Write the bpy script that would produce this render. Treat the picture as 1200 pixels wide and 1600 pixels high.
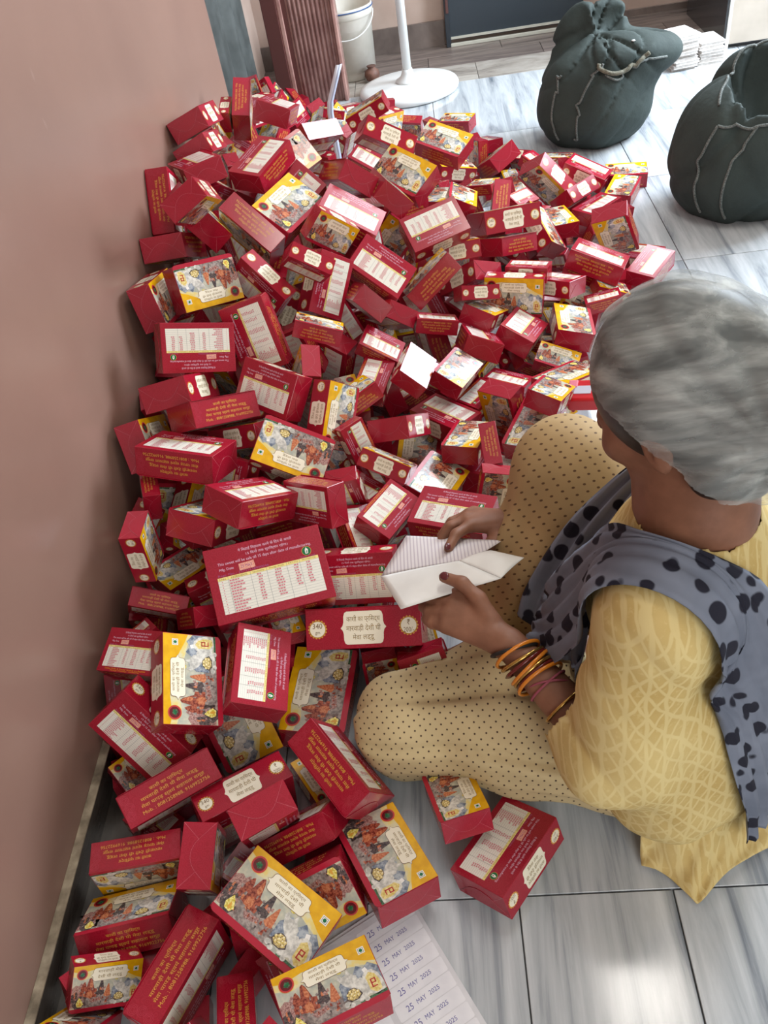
import bpy, bmesh, math, random
import numpy as np
from mathutils import Euler, Matrix, Vector
from mathutils.geometry import delaunay_2d_cdt

for _o in list(bpy.data.objects):
    bpy.data.objects.remove(_o, do_unlink=True)
SC = bpy.context.scene
COL = SC.collection

# ---------------------------------------------------------------- camera
CAM_H = 1.291
cam_d = bpy.data.cameras.new('camera')
cam_d.sensor_fit = 'VERTICAL'
cam_d.sensor_height = 36.0
cam_d.sensor_width = 27.0
cam_d.lens = 36.0 * 1280 / 1600
cam_d.clip_start = 0.02
cam = bpy.data.objects.new('camera', cam_d)
COL.objects.link(cam)
_r = Vector((0.99031, 0.00586, -0.13874))
_d = Vector((-0.09525, -0.69834, -0.70940))
_f = Vector((-0.10105, 0.71574, -0.69102))
cam.matrix_world = Matrix(((_r.x, -_d.x, -_f.x, 0), (_r.y, -_d.y, -_f.y, 0), (_r.z, -_d.z, -_f.z, CAM_H), (0, 0, 0, 1)))
SC.camera = cam

# ---------------------------------------------------------------- light
SC.view_settings.view_transform = 'Standard'
SC.view_settings.look = 'None'
SC.view_settings.gamma = 1.0
SC.view_settings.use_curve_mapping = False
SC.view_settings.exposure = 0.2

world = bpy.data.worlds.new('world')
SC.world = world
world.use_nodes = True
world.node_tree.nodes['Background'].inputs[0].default_value = (0.75, 0.86, 1.0, 1)
world.node_tree.nodes['Background'].inputs[1].default_value = 0.6


def area(name, loc, target, sx, sy, power, col):
    ld = bpy.data.lights.new(name, 'AREA')
    ld.shape = 'RECTANGLE'
    ld.size, ld.size_y = sx, sy
    ld.energy = power
    ld.color = col
    o = bpy.data.objects.new(name, ld)
    COL.objects.link(o)
    o.location = loc
    o.rotation_euler = (Vector(target) - Vector(loc)).to_track_quat('-Z', 'Y').to_euler()
    return o


# daylight through the windows of the right-hand and far walls, the tube light on the ceiling, the open door behind the camera
area('window_daylight', (2.28, 3.55, 1.45), (0.2, 3.2, 0.0), 1.3, 1.5, 165, (0.78, 0.89, 1.0))
area('high_window_daylight', (1.15, 4.80, 2.43), (0.3, 2.0, 0.3), 1.5, 0.44, 55, (0.86, 0.93, 1.0))
area('ceiling_tube_light', (0.55, 1.5, 2.72), (0.35, 1.5, 0), 1.2, 0.3, 19, (1.0, 0.95, 0.88))
area('door_daylight', (0.9, -1.42, 1.5), (0.0, 1.2, 0.3), 1.4, 1.8, 27, (1.0, 0.97, 0.93))

# ---------------------------------------------------------------- helpers
def link(o, parent=None):
    COL.objects.link(o)
    if parent is not None:
        o.parent = parent
    return o


def tag(o, label=None, cat=None, group=None, kind=None):
    if label: o['label'] = label
    if cat: o['category'] = cat
    if group: o['group'] = group
    if kind: o['kind'] = kind
    return o


def empty(name, loc=(0, 0, 0)):
    o = bpy.data.objects.new(name, None)
    o.location = loc
    o.empty_display_size = 0.05
    return link(o)


def mesh_obj(name, verts, faces, mats, parent=None, midx=None, smooth=False):
    me = bpy.data.meshes.new(name)
    me.from_pydata([tuple(v) for v in verts], [], [tuple(f) for f in faces])
    for m in (mats if isinstance(mats, (list, tuple)) else [mats]):
        me.materials.append(m)
    if midx is not None:
        me.polygons.foreach_set('material_index', list(midx))
    if smooth:
        me.polygons.foreach_set('use_smooth', [True] * len(me.polygons))
    me.update()
    return link(bpy.data.objects.new(name, me), parent)


def bm_obj(name, bm, mat, parent=None, smooth=False):
    me = bpy.data.meshes.new(name)
    bm.to_mesh(me)
    bm.free()
    for m in (mat if isinstance(mat, (list, tuple)) else [mat]):
        me.materials.append(m)
    if smooth:
        me.polygons.foreach_set('use_smooth', [True] * len(me.polygons))
    return link(bpy.data.objects.new(name, me), parent)


def box_bm(lo, hi, bev=0.0, seg=2):
    bm = bmesh.new()
    bmesh.ops.create_cube(bm, size=1.0)
    lo, hi = Vector(lo), Vector(hi)
    for v in bm.verts:
        v.co = Vector(((v.co.x + .5) * (hi.x - lo.x) + lo.x, (v.co.y + .5) * (hi.y - lo.y) + lo.y, (v.co.z + .5) * (hi.z - lo.z) + lo.z))
    if bev > 0:
        bmesh.ops.bevel(bm, geom=list(bm.edges), offset=bev, segments=seg, affect='EDGES', profile=0.5)
    return bm


def box(name, lo, hi, mat, parent=None, bev=0.0, seg=2):
    return bm_obj(name, box_bm(lo, hi, bev, seg), mat, parent)


def tube(name, pts, r, mat, parent=None, n=10, closed=False, caps=True):
    pts = [Vector(p) for p in pts]
    m = len(pts)
    rs = r if isinstance(r, (list, tuple)) else [r] * m
    V, F = [], []
    prev = None
    for i, p in enumerate(pts):
        a = pts[(i - 1) % m] if (closed or i > 0) else p
        b = pts[(i + 1) % m] if (closed or i < m - 1) else p
        t = (b - a).normalized()
        if prev is None:
            ref = Vector((0, 0, 1)) if abs(t.z) < .9 else Vector((1, 0, 0))
            u = t.cross(ref).normalized()
        else:
            u = (prev - t * prev.dot(t)).normalized()
        prev = u
        w = t.cross(u)
        for k in range(n):
            an = 2 * math.pi * k / n
            V.append(p + (u * math.cos(an) + w * math.sin(an)) * rs[i])
    for i in range(m if closed else m - 1):
        j = (i + 1) % m
        for k in range(n):
            k2 = (k + 1) % n
            F.append((i * n + k, i * n + k2, j * n + k2, j * n + k))
    if caps and not closed:
        F.append(tuple(range(n))[::-1])
        F.append(tuple((m - 1) * n + k for k in range(n)))
    return mesh_obj(name, V, F, mat, parent, smooth=True)


def lathe(name, prof, mat, parent=None, n=40, loc=(0, 0, 0)):
    V, F = [], []
    for (r, z) in prof:
        for k in range(n):
            a = 2 * math.pi * k / n
            V.append((loc[0] + r * math.cos(a), loc[1] + r * math.sin(a), loc[2] + z))
    for i in range(len(prof) - 1):
        for k in range(n):
            k2 = (k + 1) % n
            F.append((i * n + k, i * n + k2, (i + 1) * n + k2, (i + 1) * n + k))
    F.append(tuple(range(n))[::-1])
    F.append(tuple((len(prof) - 1) * n + k for k in range(n)))
    return mesh_obj(name, V, F, mat, parent, smooth=True)


# ---------------------------------------------------------------- materials
def lin(c):
    return tuple(((x / 255) / 12.92 if x / 255 <= 0.04045 else ((x / 255 + 0.055) / 1.055) ** 2.4) for x in c) + (1.0,)


class NT:
    def __init__(self, name, rough=0.5, spec=0.5, metal=0.0):
        self.m = bpy.data.materials.new(name)
        self.m.use_nodes = True
        self.t = self.m.node_tree
        self.b = self.t.nodes['Principled BSDF']
        self.out = self.t.nodes['Material Output']
        self.b.inputs['Roughness'].default_value = rough
        self.b.inputs['Specular IOR Level'].default_value = spec
        self.b.inputs['Metallic'].default_value = metal
        self._co = None

    def n(self, typ, **kw):
        nd = self.t.nodes.new(typ)
        for k, v in kw.items():
            setattr(nd, k, v)
        return nd

    def l(self, a, b):
        self.t.links.new(a, b)

    def co(self, scale=(1, 1, 1), kind='Object', rot=(0, 0, 0), rand=False):
        tc = self.n('ShaderNodeTexCoord')
        mp = self.n('ShaderNodeMapping')
        mp.inputs['Scale'].default_value = scale
        mp.inputs['Rotation'].default_value = rot
        self.l(tc.outputs[kind], mp.inputs['Vector'])
        if rand:
            oi = self.n('ShaderNodeObjectInfo')
            mu = self.n('ShaderNodeVectorMath', operation='SCALE')
            cb = self.n('ShaderNodeCombineXYZ')
            for i in range(3):
                self.l(oi.outputs['Random'], cb.inputs[i])
            self.l(cb.outputs[0], mu.inputs[0])
            mu.inputs['Scale'].default_value = 37.0
            ad = self.n('ShaderNodeVectorMath', operation='ADD')
            self.l(mp.outputs[0], ad.inputs[0])
            self.l(mu.outputs[0], ad.inputs[1])
            return ad.outputs[0]
        return mp.outputs[0]

    def noise(self, vec, scale=5, detail=4, rough=0.55, dist=0.0):
        nd = self.n('ShaderNodeTexNoise')
        nd.inputs['Scale'].default_value = scale
        nd.inputs['Detail'].default_value = detail
        nd.inputs['Roughness'].default_value = rough
        nd.inputs['Distortion'].default_value = dist
        self.l(vec, nd.inputs['Vector'])
        return nd.outputs['Fac']

    def ramp(self, fac, stops):
        r = self.n('ShaderNodeValToRGB')
        el = r.color_ramp.elements
        while len(el) < len(stops):
            el.new(0.5)
        for e, (p, c) in zip(el, stops):
            e.position = p
            e.color = c if len(c) == 4 else tuple(c) + (1,)
        self.l(fac, r.inputs['Fac'])
        return r.outputs['Color']

    def mix(self, fac, a, b, blend='MIX'):
        m = self.n('ShaderNodeMix', data_type='RGBA', blend_type=blend)
        for sock, v in ((m.inputs[0], fac), (m.inputs[6], a), (m.inputs[7], b)):
            if isinstance(v, (int, float)):
                sock.default_value = v
            elif isinstance(v, tuple):
                sock.default_value = v
            else:
                self.l(v, sock)
        return m.outputs[2]

    def math(self, op, a, b=None, clamp=False):
        m = self.n('ShaderNodeMath', operation=op, use_clamp=clamp)
        for i, v in enumerate((a, b)):
            if v is None: continue
            if isinstance(v, (int, float)):
                m.inputs[i].default_value = v
            else:
                self.l(v, m.inputs[i])
        return m.outputs[0]

    def base(self, c):
        if isinstance(c, tuple):
            self.b.inputs['Base Color'].default_value = c
        else:
            self.l(c, self.b.inputs['Base Color'])
        return self

    def bump(self, h, strength=0.2, dist=0.01):
        b = self.n('ShaderNodeBump')
        b.inputs['Strength'].default_value = strength
        b.inputs['Distance'].default_value = dist
        self.l(h, b.inputs['Height'])
        self.l(b.outputs[0], self.b.inputs['Normal'])
        return self


def plain(name, rgb, rough=0.5, spec=0.5, metal=0.0):
    return NT(name, rough, spec, metal).base(lin(rgb)).m


def mottled(name, a, b, scale=150, rough=0.3, spec=0.5, lo=0.38, hi=0.62, detail=3):
    t = NT(name, rough, spec)
    f = t.noise(t.co(), scale, detail)
    t.base(t.ramp(f, [(lo, lin(a)), (hi, lin(b))]))
    return t.m


GL = 0.19     # gloss of the laminated card
MAT = {}
t = NT('crimson_card', GL, 0.5)
co = t.co()
vo = t.n('ShaderNodeTexVoronoi')
vo.inputs['Scale'].default_value = 95
t.l(co, vo.inputs['Vector'])
rings = t.math('SINE', t.math('MULTIPLY', vo.outputs['Distance'], 26.0))
fac = t.math('MULTIPLY_ADD', rings, 0.5)
nd = fac.node
nd.inputs[2].default_value = 0.5
ns = t.noise(t.co(), 14, 2)
c1 = t.mix(fac, lin((144, 14, 36)), lin((158, 28, 48)))
c2 = t.mix(t.math('MULTIPLY', ns, 0.35), c1, lin((166, 24, 46)))
t.base(c2)
MAT['red'] = t.m
MAT['red2'] = plain('crimson_ornament', (186, 62, 80), GL)
MAT['lip'] = plain('lid_lip_red', (170, 28, 50), GL)
MAT['crease_glint'] = plain('card_crease_glint', (205, 120, 130), 0.4)  # paler pink, painted highlight along the edges of the folds
MAT['yellow'] = mottled('print_yellow', (216, 160, 8), (230, 176, 18), 60, GL)
MAT['paleyellow'] = mottled('print_pale_yellow', (222, 200, 120), (214, 206, 170), 90, GL)
MAT['sky'] = mottled('print_sky', (166, 168, 156), (200, 194, 170), 70, GL)
MAT['white'] = plain('print_white', (236, 232, 226), GL)
MAT['cream'] = plain('print_cream', (236, 228, 206), GL)
MAT['gold'] = plain('print_gold', (214, 158, 60), 0.3)
MAT['brown'] = plain('print_brown', (112, 80, 34), 0.35)
MAT['olive'] = mottled('print_olive_gold', (104, 78, 20), (158, 128, 60), 400, GL)
MAT['maroon'] = plain('print_maroon', (98, 22, 30), GL)
MAT['ringred'] = plain('print_ring_red', (186, 52, 54), GL)
MAT['green'] = plain('print_green', (14, 106, 58), GL)
MAT['dkgreen'] = mottled('print_dark_green', (36, 62, 44), (84, 120, 84), 500, GL)
MAT['temple'] = mottled('print_temple', (104, 36, 30), (172, 92, 68), 330, GL)
MAT['orange'] = mottled('print_orange', (168, 82, 52), (206, 136, 96), 300, GL)
MAT['stone'] = mottled('print_stone', (110, 98, 94), (166, 152, 144), 180, GL)
MAT['pink'] = mottled('print_pink_houses', (128, 86, 82), (186, 148, 138), 420, GL)
MAT['dark'] = mottled('print_dark', (52, 46, 50), (104, 88, 84), 300, GL)
MAT['slate'] = mottled('print_mountain', (96, 106, 124), (168, 174, 180), 130, GL)
MAT['cow'] = mottled('print_cow', (176, 172, 164), (224, 220, 210), 160, GL)
MAT['laddu'] = mottled('print_laddu', (120, 96, 40), (226, 202, 140), 520, GL)
MAT['sack'] = mottled('print_sack', (206, 178, 90), (232, 214, 150), 260, GL)
MAT['lamp'] = mottled('print_lamp', (196, 168, 30), (242, 232, 150), 300, GL)
MAT['table'] = plain('print_table', (232, 228, 216), GL)
MAT['tablehead'] = plain('print_table_head', (238, 220, 140), GL)
MAT['line'] = plain('print_line', (140, 140, 140), GL)
MAT['redink'] = plain('print_red_ink', (206, 120, 130), GL)
MAT['pinktext'] = plain('print_pink_text', (226, 186, 208), GL)
MAT['purple'] = plain('print_purple_text', (164, 84, 130), GL)
MAT['stamp'] = mottled('print_stamp', (214, 130, 110), (232, 180, 160), 600, GL)
MAT['orangetext'] = plain('print_orange_text', (238, 150, 30), GL)
MAT['blackink'] = plain('print_black', (60, 50, 44), GL)

# ---------------------------------------------------------------- lettering
_tc = {}


def text_geo(s, bold=0.0):
    """verts (N,2) scaled to height-free units and triangle/ngon faces of a line of lettering"""
    key = (s, bold)
    if key in _tc:
        return _tc[key]
    cu = bpy.data.curves.new('lettering', 'FONT')
    cu.body = s
    cu.size = 1.0
    cu.resolution_u = 2
    cu.offset = bold
    ob = bpy.data.objects.new('lettering', cu)
    COL.objects.link(ob)
    cu.fill_mode = 'NONE'
    dg = bpy.context.evaluated_depsgraph_get()
    me = bpy.data.meshes.new_from_object(ob.evaluated_get(dg))
    v = np.array([q.co[:2] for q in me.vertices]) if len(me.vertices) else np.zeros((0, 2))
    ed = [tuple(e.vertices) for e in me.edges]
    bpy.data.objects.remove(ob, do_unlink=True)
    bpy.data.curves.remove(cu)
    bpy.data.meshes.remove(me)
    fs = []
    if len(v):
        # fill the outlines by winding number, so that letters with crossing strokes stay whole
        vo_, eo_, fo_ = delaunay_2d_cdt([Vector(q) for q in v], ed, [], 0, 1e-5)[:3]
        vv = np.array([tuple(q) for q in vo_])
        tri = np.array([tuple(f) for f in fo_])
        cen = vv[tri].mean(1)
        A, B_ = v[[e[0] for e in ed]], v[[e[1] for e in ed]]
        wn = np.zeros(len(cen), int)
        for s0 in range(0, len(cen), 400):
            c = cen[s0:s0 + 400]
            up = (A[None, :, 1] <= c[:, None, 1]) & (B_[None, :, 1] > c[:, None, 1])
            dn = (A[None, :, 1] > c[:, None, 1]) & (B_[None, :, 1] <= c[:, None, 1])
            side = (B_[None, :, 0] - A[None, :, 0]) * (c[:, None, 1] - A[None, :, 1]) - (c[:, None, 0] - A[None, :, 0]) * (B_[None, :, 1] - A[None, :, 1])
            wn[s0:s0 + 400] = (up & (side > 0)).sum(1) - (dn & (side < 0)).sum(1)
        v = vv
        fs = [tuple(int(i) for i in f) for f in tri[wn != 0]]
    _tc[key] = (v, fs)
    return v, fs


class Print:
    """flat print on one face of a box: (u, v) run 0..1 to the right and down"""
    def __init__(self, org, eu, ev, nrm, lift=0.00012):
        self.o, self.eu, self.ev, self.nr, self.lift = map(lambda q: np.array(q, float) if not np.isscalar(q) else q, (org, eu, ev, nrm, lift))
        self.V, self.F, self.I, self.mats = [], [], [], []
        self.lu, self.lv = np.linalg.norm(self.eu), np.linalg.norm(self.ev)

    def mi(self, key):
        if key not in self.mats:
            self.mats.append(key)
        return self.mats.index(key)

    def pt(self, u, v, k):
        return self.o + self.eu * u + self.ev * v + self.nr * self.lift * k

    def poly(self, pts, key, k=1):
        b = len(self.V)
        self.V += [self.pt(u, v, k) for u, v in pts]
        ids = list(range(b, b + len(pts)))
        area = sum(pts[i][0] * pts[(i + 1) % len(pts)][1] - pts[(i + 1) % len(pts)][0] * pts[i][1] for i in range(len(pts)))
        if area > 0:
            ids = ids[::-1]
        self.F.append(ids)
        self.I.append(self.mi(key))

    def rect(self, u0, v0, u1, v1, key, k=1):
        self.poly([(u0, v0), (u1, v0), (u1, v1), (u0, v1)], key, k)

    def disc(self, u, v, r, key, k=1, n=20, sy=1.0, scal=0.0):
        self.poly([(u + r / self.lu * math.cos(2 * math.pi * i / n) * (1 + scal * (i % 2)), v + sy * r / self.lv * math.sin(2 * math.pi * i / n) * (1 + scal * (i % 2))) for i in range(n)], key, k)

    def ring(self, u, v, r0, r1, key, k=1, n=18):
        c = [(math.cos(2 * math.pi * i / n), math.sin(2 * math.pi * i / n)) for i in range(n)]
        for i in range(n):
            a, b = c[i], c[(i + 1) % n]
            self.poly([(u + r0 / self.lu * a[0], v + r0 / self.lv * a[1]), (u + r1 / self.lu * a[0], v + r1 / self.lv * a[1]),
                       (u + r1 / self.lu * b[0], v + r1 / self.lv * b[1]), (u + r0 / self.lu * b[0], v + r0 / self.lv * b[1])], key, k)

    def cartouche(self, u0, v0, u1, v1, key, k=1, tip=0.045):
        uc, vc = (u0 + u1) / 2, (v0 + v1) / 2
        w, h = (u1 - u0) / 2, (v1 - v0) / 2
        q = [(0.80, -1), (0.90, -.92), (0.95, -.72), (0.96, -.35), (1.0, -.15), (1.0 + tip / w * .6, 0)]
        right = [(uc + w * a, vc + h * b) for a, b in q]
        right += [(uc + w * a, vc - h * b) for a, b in q[-2::-1]]
        left = [(2 * uc - u, v) for u, v in right[::-1]]
        self.poly(right + left, key, k)

    def text(self, s, uc, vc, w, h, key, k=2, bold=0.012):
        v, fs = text_geo(s, bold)
        if not len(v):
            return
        lo, hi = v.min(0), v.max(0)
        ex = hi - lo
        sx, sy = w / ex[0], h / ex[1]
        b = len(self.V)
        for p in v:
            self.V.append(self.pt(uc + (p[0] - lo[0] - ex[0] / 2) * sx, vc - (p[1] - lo[1] - ex[1] / 2) * sy, k))
        m = self.mi(key)
        for f in fs:
            self.F.append([b + i for i in f])
            self.I.append(m)

    def mesh(self, name):
        me = bpy.data.meshes.new(name)
        me.from_pydata([tuple(q) for q in self.V], [], self.F)
        for kx in self.mats:
            me.materials.append(MAT[kx])
        me.polygons.foreach_set('material_index', self.I)
        me.update()
        return me


# ---------------------------------------------------------------- the sweet box
BL, BW, BH = 0.15, 0.09825, 0.0528
T1 = 'काशी का प्रिसद्ध'
L1, L2, L3 = 'काशी का प्रिसद्ध', 'मारवाड़ी देशी घी', 'मेवा लड्डू'


def picture(p, two_line):
    """printed lid: temples on the river, cow, heap of sweets, sack"""
    p.rect(0, 0, 1, 1, 'sky', .5)
    p.poly([(0, 0), (1, 0), (1, .56), (.88, .46), (.74, .40), (.6, .32), (.36, .28), (.16, .33), (0, .24)], 'paleyellow', 1)
    p.poly([(0, 0), (1, 0), (1, .47), (.90, .40), (.80, .31), (.66, .20), (.5, .14), (.3, .12), (.17, .15), (.07, .15), (0, .12)], 'yellow', 2)
    # river front, houses and temples
    p.poly([(0, .5), (.06, .44), (.10, .47), (.13, .40), (.17, .46), (.22, .52), (.22, .95), (0, .97)], 'pink', 2)
    p.poly([(0, .66), (.08, .6), (.1, .8), (0, .86)], 'dark', 3)
    p.poly([(.14, .74), (.22, .7), (.34, .73), (.46, .70), (.60, .78), (.64, .96), (.58, 1), (.12, 1)], 'stone', 2)
    p.poly([(.26, .82), (.42, .78), (.44, .86), (.3, .9)], 'pink', 3)
    p.poly([(.12, .55), (.16, .40), (.18, .38), (.2, .45), (.22, .62), (.2, .74), (.12, .74)], 'temple', 3)
    p.poly([(.19, .74), (.2, .56), (.235, .33), (.26, .30), (.285, .36), (.32, .56), (.36, .58), (.36, .76), (.28, .78)], 'temple', 4)
    p.poly([(.25, .5), (.262, .32), (.30, .47), (.29, .56)], 'orange', 5)
    p.poly([(.22, .64), (.27, .6), (.30, .66), (.30, .77), (.22, .76)], 'orange', 5)
    p.poly([(.36, .72), (.38, .56), (.415, .36), (.43, .35), (.45, .5), (.47, .72), (.42, .76)], 'dark', 4)
    p.poly([(.34, .66), (.40, .62), (.47, .64), (.46, .70), (.35, .71)], 'dark', 5)
    p.poly([(.46, .76), (.49, .62), (.515, .50), (.53, .49), (.55, .64), (.56, .78), (.5, .8)], 'orange', 5)
    p.poly([(.05, .8), (.09, .78), (.13, .70), (.165, .76), (.2, .9), (.16, 1), (.07, 1), (.02, .9)], 'dark', 4)
    p.poly([(.115, .74), (.15, .80), (.185, .9), (.16, .97), (.1, .96), (.08, .88)], 'lamp', 5)
    p.poly([(.13, .83), (.15, .88), (.15, .95), (.12, .93)], 'gold', 6)
    rd = random.Random(3)
    for q in range(70):
        a = rd.random() * .56
        b = .52 + rd.random() * .40
        w, h = rd.uniform(.008, .03), rd.uniform(.02, .07)
        p.poly([(a, b), (a + w * rd.uniform(.6, 1.2), b - h * .2), (a + w, b + h), (a + rd.uniform(-.01, .01), b + h * .9)], rd.choice(['temple', 'pink', 'dark', 'stone', 'orange', 'stone', 'pink']), 3.4 + q * .02)
    # mountains, cow, heap of sweets and sack
    p.poly([(.58, .62), (.66, .46), (.74, .54), (.80, .42), (.86, .50), (.92, .44), (1, .56), (1, .82), (.58, .86)], 'slate', 3)
    p.poly([(.84, .52), (.88, .50), (.90, .6), (.86, .64)], 'white', 4)
    p.poly([(.585, .50), (.61, .42), (.635, .50), (.68, .48), (.70, .40), (.725, .50), (.77, .56), (.78, .7), (.70, .74), (.63, .64)], 'cow', 5)
    p.poly([(.70, .66), (.80, .62), (.86, .70), (.86, .9), (.76, .97), (.66, .92)], 'cow', 4)
    p.disc(.63, .38, .0045, 'lamp', 4, 12)
    p.poly([(.60, .86), (.63, .76), (.67, .72), (.71, .73), (.75, .79), (.77, .87), (.72, .92), (.64, .92)], 'dark', 6)
    p.poly([(.615, .85), (.64, .77), (.675, .735), (.71, .745), (.74, .80), (.755, .86), (.71, .905), (.65, .905)], 'laddu', 6.5)
    for (a, b) in ((.63, .80), (.66, .76), (.70, .76), (.735, .80), (.65, .86), (.69, .85), (.73, .86), (.67, .81), (.71, .81)):
        p.disc(a, b, .0021, 'sack', 7, 8)
        p.disc(a - .003, b - .006, .0009, 'cream', 8, 6)
    p.poly([(.82, .62), (.87, .56), (.93, .58), (.97, .66), (.995, .8), (.99, .95), (.90, .99), (.83, .92), (.80, .76)], 'cow', 6)
    p.poly([(.845, .66), (.89, .60), (.94, .66), (.965, .78), (.96, .93), (.90, .95), (.85, .88)], 'sack', 7)
    p.rect(.875, .72, .888, .86, 'ringred', 8)
    for q in (.72, .78, .845):
        p.rect(.875, q, .93, q + .018, 'ringred', 8)
    p.rect(.917, .72, .93, .80, 'ringred', 8)
    for (a, b, r) in ((.60, .93, .005), (.64, .97, .0045), (.74, .95, .004), (.79, .98, .004)):
        p.disc(a, b, r, 'cow', 7, 10, .8)
    p.poly([(.72, .97), (.8, .96), (.9, .965), (1, .955), (1, 1), (.72, 1)], 'dkgreen', 6)
    # emblem, veg mark, cartouche
    p.disc(.125, .2, .0118, 'gold', 6, 24)
    p.disc(.125, .2, .0112, 'ringred', 7, 24)
    p.disc(.125, .2, .0088, 'maroon', 8, 24)
    p.poly([(.09, .22), (.115, .15), (.155, .17), (.16, .23), (.13, .26)], 'dkgreen', 9)
    p.poly([(.105, .2), (.145, .18), (.15, .205), (.11, .225)], 'green', 10)
    p.rect(.868, .165, .942, .278, 'white', 4)
    p.rect(.877, .18, .933, .263, 'dkgreen', 5)
    p.rect(.881, .186, .929, .257, 'white', 6)
    p.disc(.905, .222, .0027, 'green', 7, 14)
    if two_line:
        p.cartouche(.27, .085, .79, .40, 'maroon', 8)
        p.cartouche(.274, .09, .786, .395, 'cream', 9)
        p.text('मारवाड़ी मेवा', .53, .175, .36, .095, 'olive', 10, .02)
        p.text('देशी घी लड्डू', .53, .305, .36, .105, 'olive', 10, .02)
    else:
        p.cartouche(.285, .125, .735, .405, 'maroon', 8)
        p.cartouche(.289, .13, .731, .40, 'cream', 9)
        p.text(L1, .51, .185, .31, .070, 'olive', 10, .02)
        p.text(L2, .51, .265, .33, .070, 'olive', 10, .02)
        p.text(L3, .51, .345, .22, .070, 'olive', 10, .02)


def back_print(p, two_line):
    p.text('ये \u093fमठाई \u093fनर्माण करने के \u093fदन से अगले', .52, .10, .46, .055, 'pinktext', 2, .01)
    p.text('15 \u093fदनों तक सुर\u093fक्षत रहेगा।', .53, .165, .36, .05, 'pinktext', 2, .01)
    p.text('This sweet will be safe till 15 days after date of manufacturing.', .5, .236, .80, .05, 'pinktext', 2, .015)
    p.text('Mfg. Date', .165, .31, .12, .045, 'pinktext', 2)
    p.poly([(.27, .275), (.40, .265), (.405, .36), (.27, .365)], 'stamp', 1)
    p.text('25 MAY', .335, .315, .10, .04, 'purple', 2, .02)
    p.text('Regt. No. : 22721638000046', .30, .383, .43, .036, 'purple', 2, .02)
    p.disc(.85, .318, .0062, 'gold', 1, 24)
    p.disc(.85, .318, .0057, 'green', 2, 24)
    p.poly([(.837, .355), (.837, .305), (.85, .27), (.865, .305), (.86, .355)], 'white', 3)
    p.poly([(.846, .35), (.848, .31), (.856, .315), (.852, .35)], 'green', 4)
    p.text('Your Trust', .85, .388, .13, .026, 'purple', 2, .01)
    p.rect(.075, .405, .935, .885, 'table', 1)
    p.rect(.075, .405, .935, .447, 'tablehead', 2)
    cols = [0, .10, .32, .48, .68, .81, 1]
    heads = ['S.No.', 'INGREDIENTS', 'Quantity', 'Energy (Kcal)', 'FAT(G)', 'PROTEIN (G)']
    for i in range(6):
        a, b = .075 + .86 * cols[i], .075 + .86 * cols[i + 1]
        p.text(heads[i], (a + b) / 2, .427, (b - a) * .72, .024, 'brown', 3, .02)
        if i:
            p.rect(a - .0012, .405, a + .0012, .885, 'line', 3)
    rnd = random.Random(4)
    for r in range(12):
        y = .447 + (.885 - .447) * r / 12
        p.rect(.075, y - .0008, .935, y + .0012, 'line', 3)
        ym = y + .018
        p.rect(.105, ym - .006, .112, ym + .008, 'redink', 3)
        u = .168
        for q in range(rnd.randint(3, 6)):
            w = rnd.uniform(.012, .026)
            p.rect(u, ym - .009, u + w, ym + .009, 'redink', 3)
            u += w + .004
        if r < 10:
            for c0, n in ((.40, 2), (.545, 3), (.71, 2), (.815, 2)):
                if c0 > .7 and r > 7:
                    continue
                u = c0 + .01 * rnd.random()
                for q in range(n):
                    w = rnd.uniform(.010, .022)
                    p.rect(u, ym - .009, u + w, ym + .009, 'redink', 3)
                    u += w + .005
    if two_line:
        p.text('Online Order & Courier Services are Available', .5, .925, .72, .036, 'orangetext', 2, .02)
        p.text('Through WhatsApp - 9169922756', .5, .968, .52, .034, 'orangetext', 2, .02)


def side_print(p):
    for u, a, b in ((.105, '340', 'gm'), (.895, '₹', '200/-')):
        for i in range(18):
            an = 2 * math.pi * i / 18
            p.disc(u + .0112 / p.lu * math.cos(an), .5 + .0112 / p.lv * math.sin(an), .0014, 'gold', 1, 8)
        p.disc(u, .5, .0110, 'gold', 1, 28)
        p.disc(u, .5, .0100, 'cream', 2, 28)
        p.text(a, u, .42, .085 if a == '340' else .025, .13, 'brown', 3, .0)
        p.text(b, u, .60, .042 if b == 'gm' else .09, .12 if b != 'gm' else .08, 'brown', 3, .0)
    p.cartouche(.325, .10, .685, .90, 'cream', 1, .03)
    p.text(L1, .505, .29, .29, .19, 'olive', 2, .02)
    p.text(L2, .505, .51, .30, .19, 'olive', 2, .02)
    p.text(L3, .505, .73, .19, .19, 'olive', 2, .02)


def gold_print(p):
    p.text(L1, .5, .25, .36, .15, 'gold', 2, .006)
    p.text('मारवाड़ी देशी घी मेवा लड्डू', .51, .43, .62, .15, 'gold', 2, .006)
    p.text('मेवा पापड़ स्वयं सहायता समूह', .52, .61, .68, .15, 'gold', 2, .006)
    p.text('Mob. : 8081258988, 9169922756', .53, .79, .72, .115, 'gold', 2, .02)
    for (u, v) in ((.056, .2), (.078, .45), (.056, .7), (.944, .2), (.922, .45), (.944, .7)):
        for r in (.0026, .0046, .0066):
            p.ring(u, v, r, r + .0003, 'red2', 1, 14)


def print_faces():
    L, W, H = BL / 2, BW / 2, BH / 2
    return {
        'B': lambda: Print((L, W, -H), (-2 * L, 0, 0), (0, -2 * W, 0), (0, 0, -1)),
        'A': lambda: Print((L, W, H), (-2 * L, 0, 0), (0, 0, -2 * H), (0, 1, 0)),
        'C': lambda: Print((-L, -W, H), (2 * L, 0, 0), (0, 0, -2 * H), (0, -1, 0))}


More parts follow.
